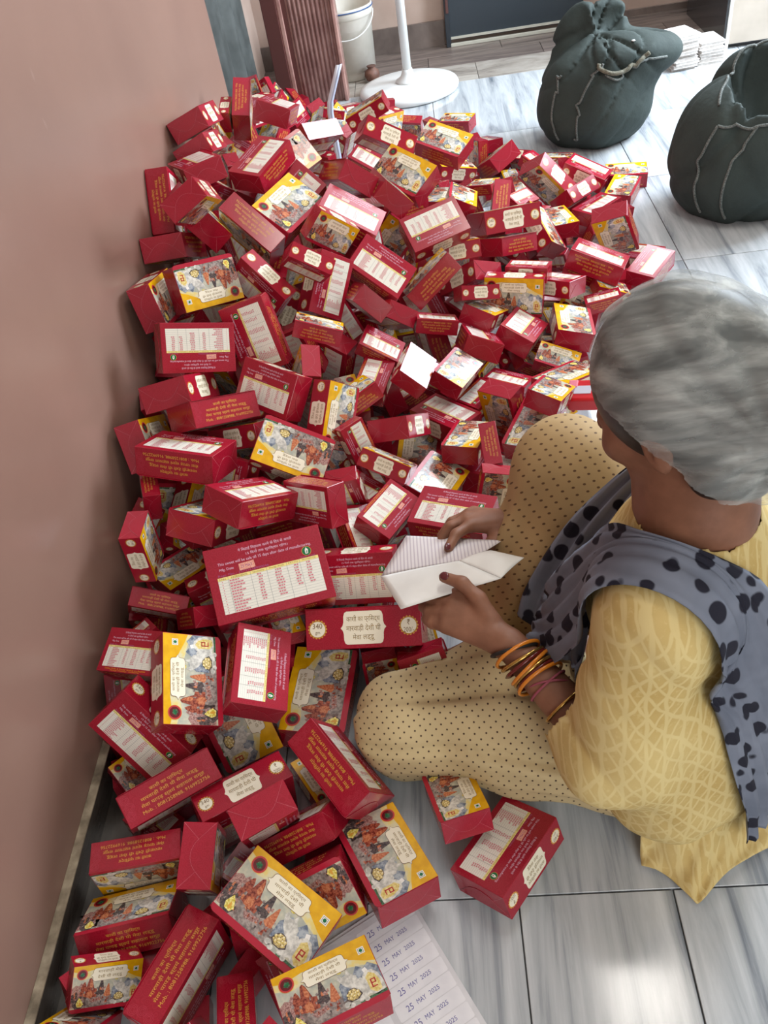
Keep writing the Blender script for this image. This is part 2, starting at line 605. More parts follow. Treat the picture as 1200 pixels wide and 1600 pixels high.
def build_box_meshes(two_line):
    L, W, H = BL / 2, BW / 2, BH / 2
    out = {}
    bm = box_bm((-L, -W, -H), (L, W, H - .0006), .0007, 1)
    me = bpy.data.meshes.new('carton')
    bm.to_mesh(me)
    bm.free()
    me.materials.append(MAT['red'])
    out['carton'] = me
    # lid plate with rounded lip along its lower edge
    rr, ov = .008, .0022
    y0 = -W - ov
    outl = [(L, W), (-L, W), (-L, y0 + rr)]
    outl += [(-L + rr - rr * math.cos(a), y0 + rr - rr * math.sin(a)) for a in (math.pi * i / 12 for i in range(1, 7))]
    outl += [(L - rr + rr * math.sin(a), y0 + rr - rr * math.cos(a)) for a in (math.pi * i / 12 for i in range(0, 7))]
    n = len(outl)
    V = [(x, y, H - .0006) for x, y in outl] + [(x, y, H) for x, y in outl]
    F = [tuple(range(n))[::-1], tuple(range(n, 2 * n))] + [(i, (i + 1) % n, n + (i + 1) % n, n + i) for i in range(n)]
    me = bpy.data.meshes.new('lid')
    me.from_pydata(V, [], F)
    me.materials.append(MAT['lip'])
    me.update()
    out['lid'] = me
    p = Print((-L + .0004, W - .0003, H), (2 * L - .0008, 0, 0), (0, -(2 * W) * .925, 0), (0, 0, 1), .00008)
    picture(p, two_line)
    out['lid_picture'] = p.mesh('lid_picture')
    pf = print_faces()
    p = pf['B'](); back_print(p, two_line); out['nutrition_print'] = p.mesh('nutrition_print')
    p = pf['A'](); side_print(p); out['side_label'] = p.mesh('side_label')
    p = pf['C'](); gold_print(p); out['gold_lettering'] = p.mesh('gold_lettering')
    # tuck flap: thin tongue on an end with pressed envelope creases, edge highlights painted on
    w, h = W * .985, H * .97
    arc = [(-w, h), (-w * .5, h * .02)]
    arc += [(-w * .5 + w * i / 10.0, h * .02 - h * .42 * math.sin(math.pi * i / 10.0) ** .8) for i in range(1, 10)]
    arc += [(w * .5, h * .02), (w, h)]
    n = len(arc)
    V = [(0, a, b) for a, b in arc] + [(.0007, a, b) for a, b in arc]
    F = [tuple(range(n)), tuple(range(n, 2 * n))[::-1]] + [(i, n + i, n + (i + 1) % n, (i + 1) % n) for i in range(n)]
    I = [0] * len(F)

    def strip(a, b, wd, x):
        d = np.array(b) - np.array(a)
        q = np.array([-d[1], d[0]]) / np.linalg.norm(d) * wd
        k = len(V)
        for s_ in (np.array(a) - q, np.array(b) - q * .4, np.array(b) + q * .4, np.array(a) + q):
            V.append((x, s_[0], s_[1]))
        F.append((k, k + 1, k + 2, k + 3))
        I.append(1)
    strip((-w, -h), (-w * .5, h * .0), .00022, .0002)
    strip((w, -h), (w * .5, h * .0), .00022, .0002)
    for i in range(n - 1):
        strip(arc[i], arc[i + 1], .00016, .0008)
    me = bpy.data.meshes.new('tuck_flap')
    me.from_pydata(V, [], F)
    me.materials.append(MAT['red'])
    me.materials.append(MAT['crease_glint'])
    me.polygons.foreach_set('material_index', I)
    me.update()
    bmx = bmesh.new(); bmx.from_mesh(me); bmesh.ops.recalc_face_normals(bmx, faces=bmx.faces); bmx.to_mesh(me); bmx.free()
    out['tuck_flap'] = me
    return out


BOXM = [build_box_meshes(False), build_box_meshes(True)]


def make_box(loc, rot, s, var, name='sweet_box'):
    ms = BOXM[var]
    b = link(bpy.data.objects.new(name, ms['carton']))
    b.location = loc
    b.rotation_euler = rot
    b.scale = (s, s, s)
    lid = link(bpy.data.objects.new('lid', ms['lid']), b)
    link(bpy.data.objects.new('lid_picture', ms['lid_picture']), lid)
    for k in ('nutrition_print', 'side_label', 'gold_lettering'):
        link(bpy.data.objects.new(k, ms[k]), b)
    f1 = link(bpy.data.objects.new('tuck_flap', ms['tuck_flap']), b)
    f1.location = (BL / 2, 0, 0)
    f2 = link(bpy.data.objects.new('tuck_flap', ms['tuck_flap']), b)
    f2.location = (-BL / 2, 0, 0)
    f2.rotation_euler = (0, 0, math.pi)
    return b

# ---------------------------------------------------------------- structure materials
def marble(name, a, b, dark, streak=(7.0, 0.9, 1.0), rough=0.12, rand=True):
    t = NT(name, rough, 0.5)
    v = t.co(streak, rand=rand)
    n1 = t.noise(v, 2.2, 7, 0.62, 0.6)
    n2 = t.noise(v, 7.5, 6, 0.65, 0.3)
    c = t.ramp(n1, [(0.30, lin(dark)), (0.46, lin(a)), (0.62, lin(b)), (0.80, lin(a))])
    c = t.mix(t.math('MULTIPLY', n2, 0.45), c, lin(dark))
    t.base(c)
    sp = t.noise(t.co((1, 1, 1)), 420, 2)
    t.bump(sp, 0.03, 0.001)
    return t.m


M_marble = marble('white_marble', (188, 193, 196), (218, 222, 224), (104, 112, 122), (8.0, 0.7, 1.0))
M_tan = marble('tan_marble', (176, 168, 158), (196, 190, 180), (128, 120, 112), (2.0, 5.0, 1.0), 0.2)
M_wood = marble('brown_marble', (122, 110, 104), (146, 132, 124), (84, 74, 70), (1.2, 9.0, 1.0), 0.25)
M_dkmarble = marble('dark_marble', (72, 66, 60), (92, 86, 80), (44, 40, 38), (3, 2.0, 5.0), 0.22)
M_grout = plain('grout', (120, 120, 118), 0.8)

t = NT('brown_laminate', 0.34, 0.5)
v = t.co((1, 1, 1))
n1 = t.noise(v, 2.2, 4)
c = t.ramp(n1, [(0.35, lin((134, 104, 92))), (0.65, lin((142, 111, 98)))])
sc_v = t.co((60, 3.0, 1.2))
scr = t.noise(sc_v, 3.0, 3, 0.6)
scm = t.ramp(scr, [(0.71, (0, 0, 0, 1)), (0.76, (1, 1, 1, 1))])
pn = t.noise(t.co(), 5.0, 2)
pm = t.ramp(pn, [(0.55, (0, 0, 0, 1)), (0.64, (1, 1, 1, 1))])
mk = t.mix(1.0, scm, pm, 'MULTIPLY')
c = t.mix(t.math('MULTIPLY', mk, 0.35), c, lin((214, 196, 182)))
t.base(c)
rr = t.noise(t.co(), 2, 2)
t.l(t.math('MULTIPLY_ADD', rr, 0.05), t.b.inputs['Roughness'])
t.b.inputs['Roughness'].links[0].from_node.inputs[2].default_value = 0.27
M_lam = t.m

M_ledge = mottled('worn_ledge', (112, 100, 82), (178, 164, 140), 34, 0.6, lo=0.34, hi=0.66, detail=8)
M_paint = mottled('pink_beige_paint', (196, 172, 158), (206, 184, 170), 6, 0.6)
M_white = mottled('white_paint', (214, 212, 206), (222, 220, 214), 5, 0.7)
M_steel = plain('dark_steel_door', (52, 62, 70), 0.4)
M_sill = plain('bright_sill', (206, 204, 190), 0.3)
M_fluted = mottled('pink_brown_wood', (164, 122, 114), (190, 148, 138), 14, 0.25)
M_flutedk = plain('dark_red_wood', (96, 58, 54), 0.3)
M_curt = mottled('grey_curtain', (58, 62, 60), (80, 84, 82), 8, 0.7)
M_cabdark = plain('dark_glass', (58, 58, 60), 0.12)
M_cab = mottled('beige_laminate', (176, 164, 150), (186, 174, 160), 8, 0.45)
M_edge = plain('white_edging', (226, 226, 222), 0.4)

# ---------------------------------------------------------------- structure
fl = box('floor', (-0.95, -1.5, -0.05), (2.4, 4.9, -0.008), M_grout)
tag(fl, kind='structure')
RNG = random.Random(11)
g = 0.0012


def tiles(y0, y1, xs, mat, par=fl):
    for a, b in zip(xs[:-1], xs[1:]):
        dz = RNG.uniform(-0.0004, 0.0)
        box('tile', (a + g, y0 + g, -0.012), (b - g, y1 - g, dz), mat, par, 0.0008, 1)


rows_y = [-1.5, -0.735, -0.127, 0.480, 1.087, 1.694, 2.301, 2.908, 3.515, 4.225]
for i, (a, b) in enumerate(zip(rows_y[:-1], rows_y[1:])):
    if i in (2,):
        xs = [-0.9, -0.675, -0.44, -0.21, 0.02, 0.2475, 0.483, 0.715, 0.95, 1.41, 1.87, 2.35]
    elif i == 3:
        xs = [-0.9, -0.36, 0.46, 1.06, 1.7, 2.35]
    else:
        xs = [-0.9, -0.675, 0.02, 0.715, 1.41, 2.35]
    tiles(a, b, xs, M_marble)
for a, b in zip(rows_y[:-1], rows_y[1:]):  # dark marble edge, also painting in the shade at the wall's foot
    box('shaded_border_tile', (-0.672, a + g, -0.012), (-0.572, b - g, 0.0004), M_dkmarble, fl, 0.0008, 1)
tiles(4.225, 4.48, [-0.9, -0.35, 0.25, 0.86, 1.5, 2.35], M_tan)
tiles(4.48, 4.66, [-0.9, 0.02, 0.59, 1.2, 2.35], M_wood)
tiles(4.66, 4.86, [-0.9, -0.1, 0.40, 1.0, 2.35], M_wood)

wl = box('wall_left', (-0.76, -1.45, 0), (-0.686, 3.05, 2.8), M_lam)
tag(wl, kind='structure')
box('recess_wall', (-0.95, 3.05, 0), (-0.86, 4.86, 2.8), M_paint, wl)
bl = box('baseboard_left', (-0.686, -1.45, 0), (-0.6705, 3.05, 0.0545), M_dkmarble)
tag(bl, kind='structure')
box('ledge_top', (-0.6855, -1.45, 0.0545), (-0.670, 3.05, 0.057), M_ledge, bl)

wf = box('wall_far', (-0.95, 4.86, 0), (2.4, 4.95, 2.8), M_paint)
tag(wf, kind='structure')
bf = box('baseboard_far', (-0.95, 4.845, 0), (0.118, 4.86, 0.118), M_wood)
tag(bf, kind='structure')
box('skirting_run', (0.84, 4.845, 0), (2.35, 4.86, 0.03), M_wood, bf)
d2 = box('door_2', (0.125, 4.80, 0.03), (0.83, 4.85, 2.05), M_steel)
tag(d2, kind='structure')
box('door_sill', (0.145, 4.785, 0.0), (0.83, 4.80, 0.016), M_sill, d2, .002)
box('door_stile', (0.125, 4.785, 0.0), (0.15, 4.80, 2.05), plain('door_stile', (44, 52, 60), .35), d2, .002)
box('bottom_rail', (0.15, 4.79, 0.035), (0.83, 4.80, 0.045), M_sill, d2)
for zz in (0.16, 1.0):
    box('hinge', (0.132, 4.775, zz), (0.146, 4.786, zz + .07), M_flutedk, d2, .002)

# fluted door frame at the end of the left wall
d1 = box('door_1', (-0.63, 4.21, 0), (-0.375, 4.30, 2.4), M_fluted)
tag(d1, kind='structure')
for i in range(9):
    x = -0.575 + i * 0.0205
    tube('flute', [(x, 4.208, 0.0), (x, 4.208, 2.4)], 0.0085, M_fluted, d1, 10)
box('frame_bead', (-0.632, 4.19, 0), (-0.612, 4.21, 2.4), M_fluted, d1, .004)
box('frame_groove', (-0.612, 4.200, 0), (-0.592, 4.2105, 2.4), M_flutedk, d1)
box('frame_edge', (-0.392, 4.185, 0), (-0.375, 4.21, 2.4), M_fluted, d1, .004)
box('frame_return', (-0.70, 4.18, 0), (-0.632, 4.215, 2.4), M_flutedk, d1, .003)

# grey curtain in the recess
V, F = [], []
NX, NZ = 90, 8
for j in range(NZ + 1):
    for i in range(NX + 1):
        s = i / NX
        V.append((-0.79 + 0.028 * math.sin(s * 30) + 0.008 * math.sin(s * 77), 3.07 + 1.10 * s, 2.35 * j / NZ + 0.012))
for j in range(NZ):
    for i in range(NX):
        a = j * (NX + 1) + i
        F.append((a, a + 1, a + NX + 2, a + NX + 1))
cu = mesh_obj('curtain', V, F, M_curt, smooth=True)
cu.modifiers.new('thickness', 'SOLIDIFY').thickness = 0.002
tag(cu, 'dark grey curtain hanging in folds in the recess past the brown wall', 'curtain')

# high window in the far wall, above the door
w2 = box('window_2', (0.35, 4.83, 2.16), (1.95, 4.858, 2.20), M_steel)
tag(w2, kind='structure')
box('window_frame', (0.35, 4.83, 2.66), (1.95, 4.858, 2.70), M_steel, w2)
box('window_frame', (0.35, 4.83, 2.20), (0.39, 4.858, 2.66), M_steel, w2)
box('window_frame', (1.91, 4.83, 2.20), (1.95, 4.858, 2.66), M_steel, w2)

# rest of the room around the camera
wr = box('wall_right', (2.35, -1.45, 0), (2.43, 2.85, 2.8), M_white)
tag(wr, kind='structure')
box('wall_pier', (2.35, 4.25, 0), (2.43, 4.86, 2.8), M_white, wr)
box('wall_below_window', (2.35, 2.85, 0), (2.43, 4.25, 0.75), M_white, wr)
box('wall_above_window', (2.35, 2.85, 2.35), (2.43, 4.25, 2.8), M_white, wr)
w1 = box('window_1', (2.36, 2.85, 0.75), (2.41, 2.91, 2.35), M_steel)
tag(w1, kind='structure')
box('window_frame', (2.36, 4.19, 0.75), (2.41, 4.25, 2.35), M_steel, w1)
box('window_frame', (2.36, 2.91, 0.75), (2.41, 4.19, 0.81), M_steel, w1)
box('window_frame', (2.36, 2.91, 2.29), (2.41, 4.19, 2.35), M_steel, w1)
box('window_mullion', (2.37, 3.53, 0.81), (2.40, 3.57, 2.29), M_steel, w1)
wb = box('wall_back', (-0.76, -1.53, 0), (0.15, -1.45, 2.8), M_white)
tag(wb, kind='structure')
box('wall_beside_door', (1.65, -1.53, 0), (2.43, -1.45, 2.8), M_white, wb)
box('wall_over_door', (0.15, -1.53, 2.45), (1.65, -1.45, 2.8), M_white, wb)
ce = box('ceiling', (-0.95, -1.53, 2.8), (2.43, 4.95, 2.86), M_white)
tag(ce, kind='structure')

# ---------------------------------------------------------------- the heap of sweet boxes
# x, y, z, rotation x, y, z, size, print (0 three lines, 1 two lines), face turned to the room, share of it uncovered
BOXES = [
    (-0.6241, 2.3061, 0.5826, 0.354, -0.224, -1.614, 1.03, 0, 'E', 1),
    (-0.616, 2.2469, 0.5313, 0.403, -0.28, -1.602, 0.987, 0, 'E', 0.67),
    (-0.5939, 2.0811, 0.5391, -3.084, -0.171, -1.045, 1.017, 0, 'B', 0.79),
    (-0.5671, 2.6627, 0.4901, -1.793, 0.446, -1.593, 1, 0, 'C', 1),
    (-0.4322, 2.1041, 0.5219, 3.086, 0.219, -2.101, 0.995, 0, 'B', 1),
    (-0.4424, 2.5414, 0.5064, 2.748, -0.228, -1.618, 1.015, 0, 'E', 1),
    (-0.361, 2.631, 0.388, 0.639, -0.236, -2.271, 1.01, 0, 'A', 0.66),
    (-0.3875, 2.215, 0.4727, -0.818, 0.264, -2.549, 1.004, 0, 'F', 0.29),
    (-0.3731, 2.0994, 0.428, 2.424, 0.444, -2.46, 1.03, 0, 'B', 0.22),
    (-0.3775, 1.9845, 0.4464, 0.603, -0.059, 1.083, 1.123, 0, 'F', 0.75),
    (-0.2639, 1.8868, 0.4258, 1.687, 0.731, 0.477, 0.779, 1, 'F', 1),
    (-0.4442, 1.8587, 0.4612, -1.993, -0.656, 2.617, 1.035, 0, 'C', 0.93),
    (-0.3032, 1.7106, 0.438, 0.84, -0.634, -3.056, 0.696, 1, 'A', 1),
    (-0.6557, 1.9513, 0.5094, -1.59, -0.868, 1.587, 1.031, 0, 'C', 0.6),
    (-0.5193, 1.7108, 0.6084, 2.612, 0.469, 1.599, 0.915, 0, 'E', 1),
    (-0.5589, 1.8475, 0.5175, -1.025, 0.02, -1.099, 1.078, 0, 'E', 0.49),
    (-0.6281, 1.824, 0.4607, -3.077, -0.482, -1.623, 1.044, 0, 'E', 0.96),
    (-0.2173, 3.1003, 0.29, 0.064, 0.399, 3.138, 1, 0, 'A', 0.87),
    (-0.131, 2.4055, 0.4324, 0.611, -0.56, -3.057, 1.016, 0, 'A', 0.83),
    (-0.028, 3.0616, 0.1168, 0.625, -0.652, 2.358, 1.004, 0, 'A', 0.03),
    (-0.0818, 2.2783, 0.3737, 0.505, 0.242, -0.706, 1.075, 0, 'F', 0.83),
    (-0.2286, 2.145, 0.4391, -0.774, -0.31, -1.065, 1.024, 0, 'E', 0.88),
    (-0.2237, 3.0169, 0.146, 2.726, -0.45, 2.706, 0.975, 0, 'B', 0.39),
    (0.0348, 2.5386, 0.3457, 0.305, 0.24, -0.542, 1, 0, 'F', 0.99),
    (-0.1296, 2.1384, 0.3902, -0.862, -0.14, -1.317, 0.997, 0, 'E', 0.84),
    (-0.2238, 1.9891, 0.4052, 2.998, -0.554, 2.955, 1.053, 0, 'B', 0.61),
    (-0.0152, 2.0448, 0.3187, -2.556, -0.149, 0.327, 1.049, 0, 'B', 0.99),
    (-0.1581, 1.8642, 0.3175, 2.677, -0.64, 2.817, 0.991, 0, 'B', 0.92),
    (-0.0351, 1.9097, 0.2537, -0.376, -0.589, 0.379, 0.97, 0, 'C', 1),
    (0.0675, 2.9517, 0.1019, -0.07, -0.307, -2.798, 0.922, 0, 'A', 0.6),
    (0.1111, 3.5882, 0.0348, 0.028, -0.008, -0.409, 0.91, 0, 'F', 0.76),
    (0.2282, 3.0201, 0.0827, 0.412, -0.516, -1.229, 1.1, 0, 'E', 0.99),
    (0.3607, 2.9479, 0.0772, -3.005, -0.389, 2.367, 0.73, 1, 'B', 0.24),
    (0.371, 2.7574, 0.1007, 2.232, 0.857, 0.054, 1.086, 0, 'F', 0.9),
    (0.1835, 2.4261, 0.1754, -1.363, -0.368, 1.387, 0.965, 0, 'C', 0.53),
    (0.5148, 2.8329, 0.0746, 3.071, 0.338, -0.5, 0.983, 0, 'B', 0.76),
    (0.4478, 2.6554, 0.084, 0.714, -0.01, -2.381, 0.92, 0, 'A', 0.88),
    (0.4943, 2.5177, 0.0882, -3.076, 0.066, -2.493, 0.87, 0, 'B', 0.57),
    (0.6233, 2.7538, 0.0295, 0.038, -0.055, 1.123, 0.914, 0, 'F', 0.71),
    (0.6613, 2.8816, 0.0269, 0.037, 0.012, -0.156, 0.925, 0, 'F', 0.54),
    (0.5028, 2.2753, 0.138, -2.554, -1.075, -2.384, 1.02, 0, 'F', 0.94),
    (0.3593, 2.4161, 0.1122, -0.023, -0.023, -1.358, 0.856, 0, 'E', 0.66),
    (0.1806, 2.2381, 0.2297, 0.403, -0.115, -2.753, 1.149, 0, 'E', 0.98),
    (0.1841, 2.1694, 0.1878, -0.302, 0.264, 0.677, 0.92, 0, 'C', 0.97),
    (0.2933, 2.3107, 0.1467, 0.767, -0.521, 1.96, 0.997, 0, 'A', 0.61),
    (0.2194, 1.9911, 0.1959, 2.898, 0.005, -0.319, 0.735, 1, 'A', 0.56),
    (0.175, 1.927, 0.1714, 1.353, 0.035, -0.237, 1.008, 0, 'F', 0.76),
    (0.0276, 2.0775, 0.2384, 0.324, -0.055, -2.885, 0.875, 0, 'A', 0.46),
    (0.067, 2.0345, 0.169, 0.544, 0.575, 2.463, 0.988, 0, 'A', 0.57),
    (0.0739, 1.8491, 0.2319, 0.545, -0.212, -2.899, 0.659, 1, 'A', 1),
    (0.2938, 1.9874, 0.1485, 2.89, -0.128, -0.694, 0.83, 0, 'A', 0.71),
    (0.0892, 1.8446, 0.1701, -0.292, -0.432, -1.953, 0.864, 0, 'E', 0.95),
    (0.1772, 1.8091, 0.1294, -2.718, 0.229, 1.177, 0.956, 0, 'B', 0.96),
    (0.0665, 1.7032, 0.1792, -2.689, 0.363, 1.672, 0.911, 0, 'E', 0.97),
    (0.0044, 1.5764, 0.1893, -0.426, -0.091, -2.062, 0.77, 1, 'F', 1),
    (0.1083, 1.5217, 0.1072, -2.458, -1.407, -2.951, 0.92, 0, 'E', 0.7),
    (0.1274, 1.6441, 0.093, -2.902, -0.055, 2.645, 0.714, 1, 'B', 0.41),
    (0.0538, 1.5802, 0.1074, -3.109, -0.016, 0.878, 0.679, 1, 'B', 0.36),
    (-0.0334, 1.7709, 0.207, -2.839, -0.231, -3.113, 0.681, 1, 'C', 0.98),
    (-0.1879, 1.7351, 0.3092, -0.919, -0.404, -1.261, 0.861, 0, 'E', 0.99),
    (-0.142, 1.7969, 0.2293, -0.766, -0.454, -0.963, 0.81, 0, 'E', 0.67),
    (-0.1669, 1.6495, 0.2344, 2.97, -0.544, 2.932, 0.673, 1, 'B', 0.86),
    (-0.1854, 1.5692, 0.1986, -2.962, -0.155, 1.271, 0.738, 1, 'B', 0.56),
    (-0.0896, 1.5494, 0.2294, 2.428, -0.009, -1.809, 0.75, 1, 'B', 1),
    (0.4154, 2.0811, 0.1505, -2.975, -0.301, 2.716, 1, 0, 'C', 1),
    (0.5812, 2.1581, 0.0699, 3.103, 0.152, -2.247, 0.86, 0, 'B', 1),
    (0.3067, 1.8235, 0.1175, 0.258, 0.069, 1.509, 0.952, 0, 'F', 0.98),
    (0.2547, 1.7215, 0.0899, 0.181, 0.273, -0.344, 0.697, 1, 'F', 0.7),
    (0.2001, 1.4507, 0.191, -0.214, -0.345, -2.016, 0.766, 1, 'F', 1),
    (0.1659, 1.4299, 0.1145, 0.058, 0.168, -2.067, 0.958, 0, 'F', 0.83),
    (0.262, 1.5941, 0.1141, 0.194, -0.171, -2.486, 0.961, 0, 'A', 0.6),
    (-0.637, 1.623, 0.4395, 1.391, 0.263, 1.574, 0.995, 0, 'E', 0.79),
    (-0.5329, 1.6556, 0.4456, -1.132, -0.225, -2.394, 0.998, 0, 'F', 1),
    (-0.5306, 1.4624, 0.4059, -2.04, 0.366, 0.451, 1.024, 0, 'B', 1),
    (-0.4187, 1.7027, 0.4004, 1.658, -0.726, 2.612, 0.892, 0, 'A', 0.76),
    (-0.282, 1.7639, 0.3491, 1.998, 0.816, -2.063, 0.964, 0, 'B', 0.76),
    (-0.291, 1.5871, 0.3397, -0.301, 0.383, -0.033, 0.715, 1, 'C', 1),
    (-0.4216, 1.5509, 0.3655, -2.638, 1.131, -1.039, 1.027, 0, 'B', 0.84),
    (-0.3177, 1.4742, 0.3029, 0.915, -0.974, -0.789, 0.767, 1, 'E', 0.59),
    (-0.5688, 1.3953, 0.3467, 0.216, -0.554, -1.687, 1.04, 0, 'E', 0.97),
    (-0.4896, 1.3257, 0.3354, -0.533, 0.386, 0.762, 1.012, 0, 'C', 0.99),
    (-0.6382, 1.3044, 0.2924, 1.362, 0.581, 1.571, 0.999, 0, 'E', 0.51),
    (-0.5256, 1.2025, 0.3273, -2.744, -0.071, 2.879, 1.072, 0, 'C', 1),
    (-0.4412, 1.3352, 0.2639, 0.479, 0.329, 2.75, 0.892, 0, 'A', 0.49),
    (-0.3782, 1.4009, 0.3239, 2.266, -0.049, 2.528, 0.96, 0, 'B', 0.91),
    (-0.2617, 1.3652, 0.2647, 1.24, -0.783, 1.214, 0.908, 0, 'A', 0.75),
    (-0.3336, 1.2392, 0.2797, -0.522, -0.526, 3.027, 0.965, 0, 'F', 0.92),
    (-0.2265, 1.4647, 0.2271, -0.295, -0.235, 0.558, 0.753, 1, 'C', 0.44),
    (-0.128, 1.3993, 0.1879, 0.266, -0.612, -1.945, 0.919, 0, 'E', 0.98),
    (-0.1522, 1.2585, 0.2081, 0.688, -0.283, 2.723, 0.704, 1, 'A', 0.99),
    (-0.2156, 1.3228, 0.2257, -3.023, 1.171, -0.784, 0.571, 1, 'B', 0.82),
    (-0.0629, 1.2644, 0.1313, -0.404, -0.176, -1.986, 0.943, 0, 'F', 0.54),
    (0.0149, 1.3613, 0.1594, 0.06, -0.21, -1.919, 0.802, 0, 'E', 0.81),
    (0.0595, 1.2726, 0.2038, -1.651, -0.324, 1.629, 0.661, 1, 'C', 0.72),
    (-0.0296, 1.4997, 0.1177, 3.04, -0.009, -0.749, 0.927, 0, 'B', 0.62),
    (0.0588, 1.188, 0.168, -0.837, 1.285, -2.435, 0.711, 1, 'F', 0.72),
    (-0.2083, 1.2356, 0.1634, -3.101, -0.044, 2.416, 0.599, 1, 'B', 0.23),
    (-0.0271, 1.113, 0.1826, 3.086, 0.03, 2.753, 0.993, 0, 'B', 1),
    (-0.1538, 1.1371, 0.1879, -2.722, 0.002, 0.99, 0.778, 1, 'B', 0.95),
    (-0.2306, 1.1833, 0.2213, 0.407, -1.33, -1.939, 0.628, 1, 'B', 0.64),
    (-0.2137, 1.1188, 0.161, -2.679, -0.352, 1.88, 0.712, 1, 'B', 0.34),
    (-0.213, 1.0113, 0.158, 2.126, 0.047, 3.061, 0.982, 0, 'B', 0.83),
    (-0.5988, 1.031, 0.2667, 2.526, -1.497, 0.63, 0.745, 1, 'A', 1),
    (-0.4864, 1.1026, 0.2461, -0.123, -0.62, -1.851, 0.986, 0, 'E', 0.68),
    (-0.3946, 1.0956, 0.2925, -3.126, -0.568, -2.225, 0.978, 0, 'B', 1),
    (-0.3569, 0.9525, 0.235, 2.614, -0.087, -2.851, 1.368, 0, 'B', 0.99),
    (-0.2819, 1.1191, 0.2551, -1.955, -0.277, -0.625, 0.816, 0, 'B', 0.89),
    (-0.5998, 0.9914, 0.1459, -1.125, 0.442, 0.005, 0.71, 1, 'C', 0.93),
    (-0.586, 0.8372, 0.1973, 2.834, 0.141, 2.844, 0.798, 1, 'B', 0.69),
    (-0.4957, 0.9373, 0.1652, -0.579, -0.684, -0.691, 0.714, 1, 'E', 0.7),
    (-0.4847, 0.7636, 0.2068, 0.708, -0.32, 1.67, 1.004, 0, 'F', 1),
    (-0.5174, 0.6282, 0.1045, -1.123, 0.11, 0.607, 1.022, 0, 'C', 0.94),
    (-0.4031, 0.6236, 0.0625, 1.587, -0.147, -2.577, 1.031, 0, 'A', 0.56),
    (-0.3745, 0.7954, 0.1792, -2.575, -0.138, 1.578, 0.968, 0, 'B', 1),
    (-0.2401, 0.6519, 0.1002, -2.01, -0.144, 2.235, 1.038, 0, 'C', 0.98),
    (-0.3163, 0.4242, 0.1285, 0.001, 0.3, -0.617, 1.006, 0, 'F', 0.97),
    (-0.4557, 0.3625, 0.0844, -1.525, 0.045, 1.141, 1, 0, 'C', 1),
    (-0.5639, 0.719, 0.1465, 2.261, -0.739, 2.544, 1.002, 0, 'B', 0.78),
    (-0.4333, 0.7765, 0.0823, 0.152, 0.854, -1.061, 1.047, 0, 'F', 0.46),
    (-0.2943, 0.8249, 0.0454, 0.075, -0.02, 1.452, 1.147, 0, 'F', 0.77),
    (-0.1963, 0.9115, 0.1292, 0.897, -0.005, 3.106, 1.34, 0, 'A', 1),
    (-0.0892, 0.8134, 0.087, -2.816, 0.956, -1.133, 0.84, 0, 'B', 1),
    (-0.5585, 0.5344, 0.064, -1.602, -0.108, -2.965, 0.908, 0, 'C', 0.86),
    (-0.433, 0.5016, 0.1363, -2.192, -1.201, -0.972, 0.889, 0, 'E', 1),
    (-0.5591, 0.453, 0.0491, -0.644, -0.021, 0.175, 0.941, 0, 'F', 0.86),
    (-0.5709, 0.3651, 0.0768, 0.866, 0.57, 0.317, 0.627, 1, 'F', 0.97),
    (-0.5947, 0.2998, 0.068, 0.353, 1.098, 1.813, 0.79, 1, 'F', 0.85),
    (-0.3367, 0.5499, 0.1667, -0.021, -1.175, -1.035, 0.888, 0, 'E', 1),
    (-0.2998, 0.567, 0.072, -2.314, 0.426, -2.945, 0.85, 0, 'C', 0.77),
    (-0.2831, 0.4665, 0.0622, -0.763, 0.198, -2.798, 0.931, 0, 'F', 0.41),
    (-0.1697, 0.5157, 0.0609, -0.108, -0.171, -1.077, 0.991, 0, 'F', 0.98),
    (-0.0593, 0.5968, 0.0768, -0.043, -0.435, -1.286, 0.78, 0, 'F', 1),
    (0.0111, 0.5264, 0.0436, 2.841, 0.058, 0.907, 0.988, 0, 'B', 0.95),
    (-0.2308, 0.3165, 0.1376, -0.174, 0.127, 0.436, 0.876, 0, 'F', 1),
    (-0.3642, 0.2817, 0.0759, -1.347, 0.454, 1.874, 0.935, 0, 'C', 1),
    (-0.3612, 1.6573, 0.2444, -1.684, 1.216, -0.256, 0.85, 0, 'B', 0.28),
    (-0.5708, 3.6713, 0.1303, -1.977, 0.022, 1.273, 0.97, 0, 'B', 0.37),
    (-0.5542, 1.1968, 0.1898, 1.193, -0.127, 1.504, 0.85, 0, 'A', 0.25),
    (-0.4224, 1.9374, 0.3132, -1.883, 0.205, -1.657, 1, 0, 'C', 0.11),
    (-0.5851, 1.1034, 0.1111, -0.156, -0.146, -2.279, 0.75, 1, 'F', 0.65),
    (-0.275, 1.7929, 0.2302, 3.07, 0.992, -0.692, 0.85, 0, 'B', 0.26),
    (-0.0648, 1.9643, 0.1451, 2.127, -1.185, 2.86, 1, 0, 'B', 0.21),
    (-0.005, 2.7724, 0.0936, -1.475, 0.33, 2.212, 0.85, 0, 'E', 0.1),
    (0.1965, 2.2668, 0.103, 1.049, -0.114, 2.177, 0.75, 1, 'B', 0.24),
    (-0.5933, 1.2808, 0.1447, -1.338, -0.408, -2.859, 1, 0, 'F', 0.12),
    (-0.6308, 2.9973, 0.378, 3.127, 0.082, 1.642, 0.97, 0, 'B', 0.07),
    (-0.0415, 1.8208, 0.0892, -1.453, 1.173, -1.041, 1, 0, 'C', 0.38),
    (0.3541, 2.0135, 0.0601, 0.35, 0.04, 1.163, 0.97, 0, 'F', 0.15),
    (-0.6231, 3.2019, 0.3164, 1.439, -0.178, -1.985, 0.97, 0, 'A', 0.13),
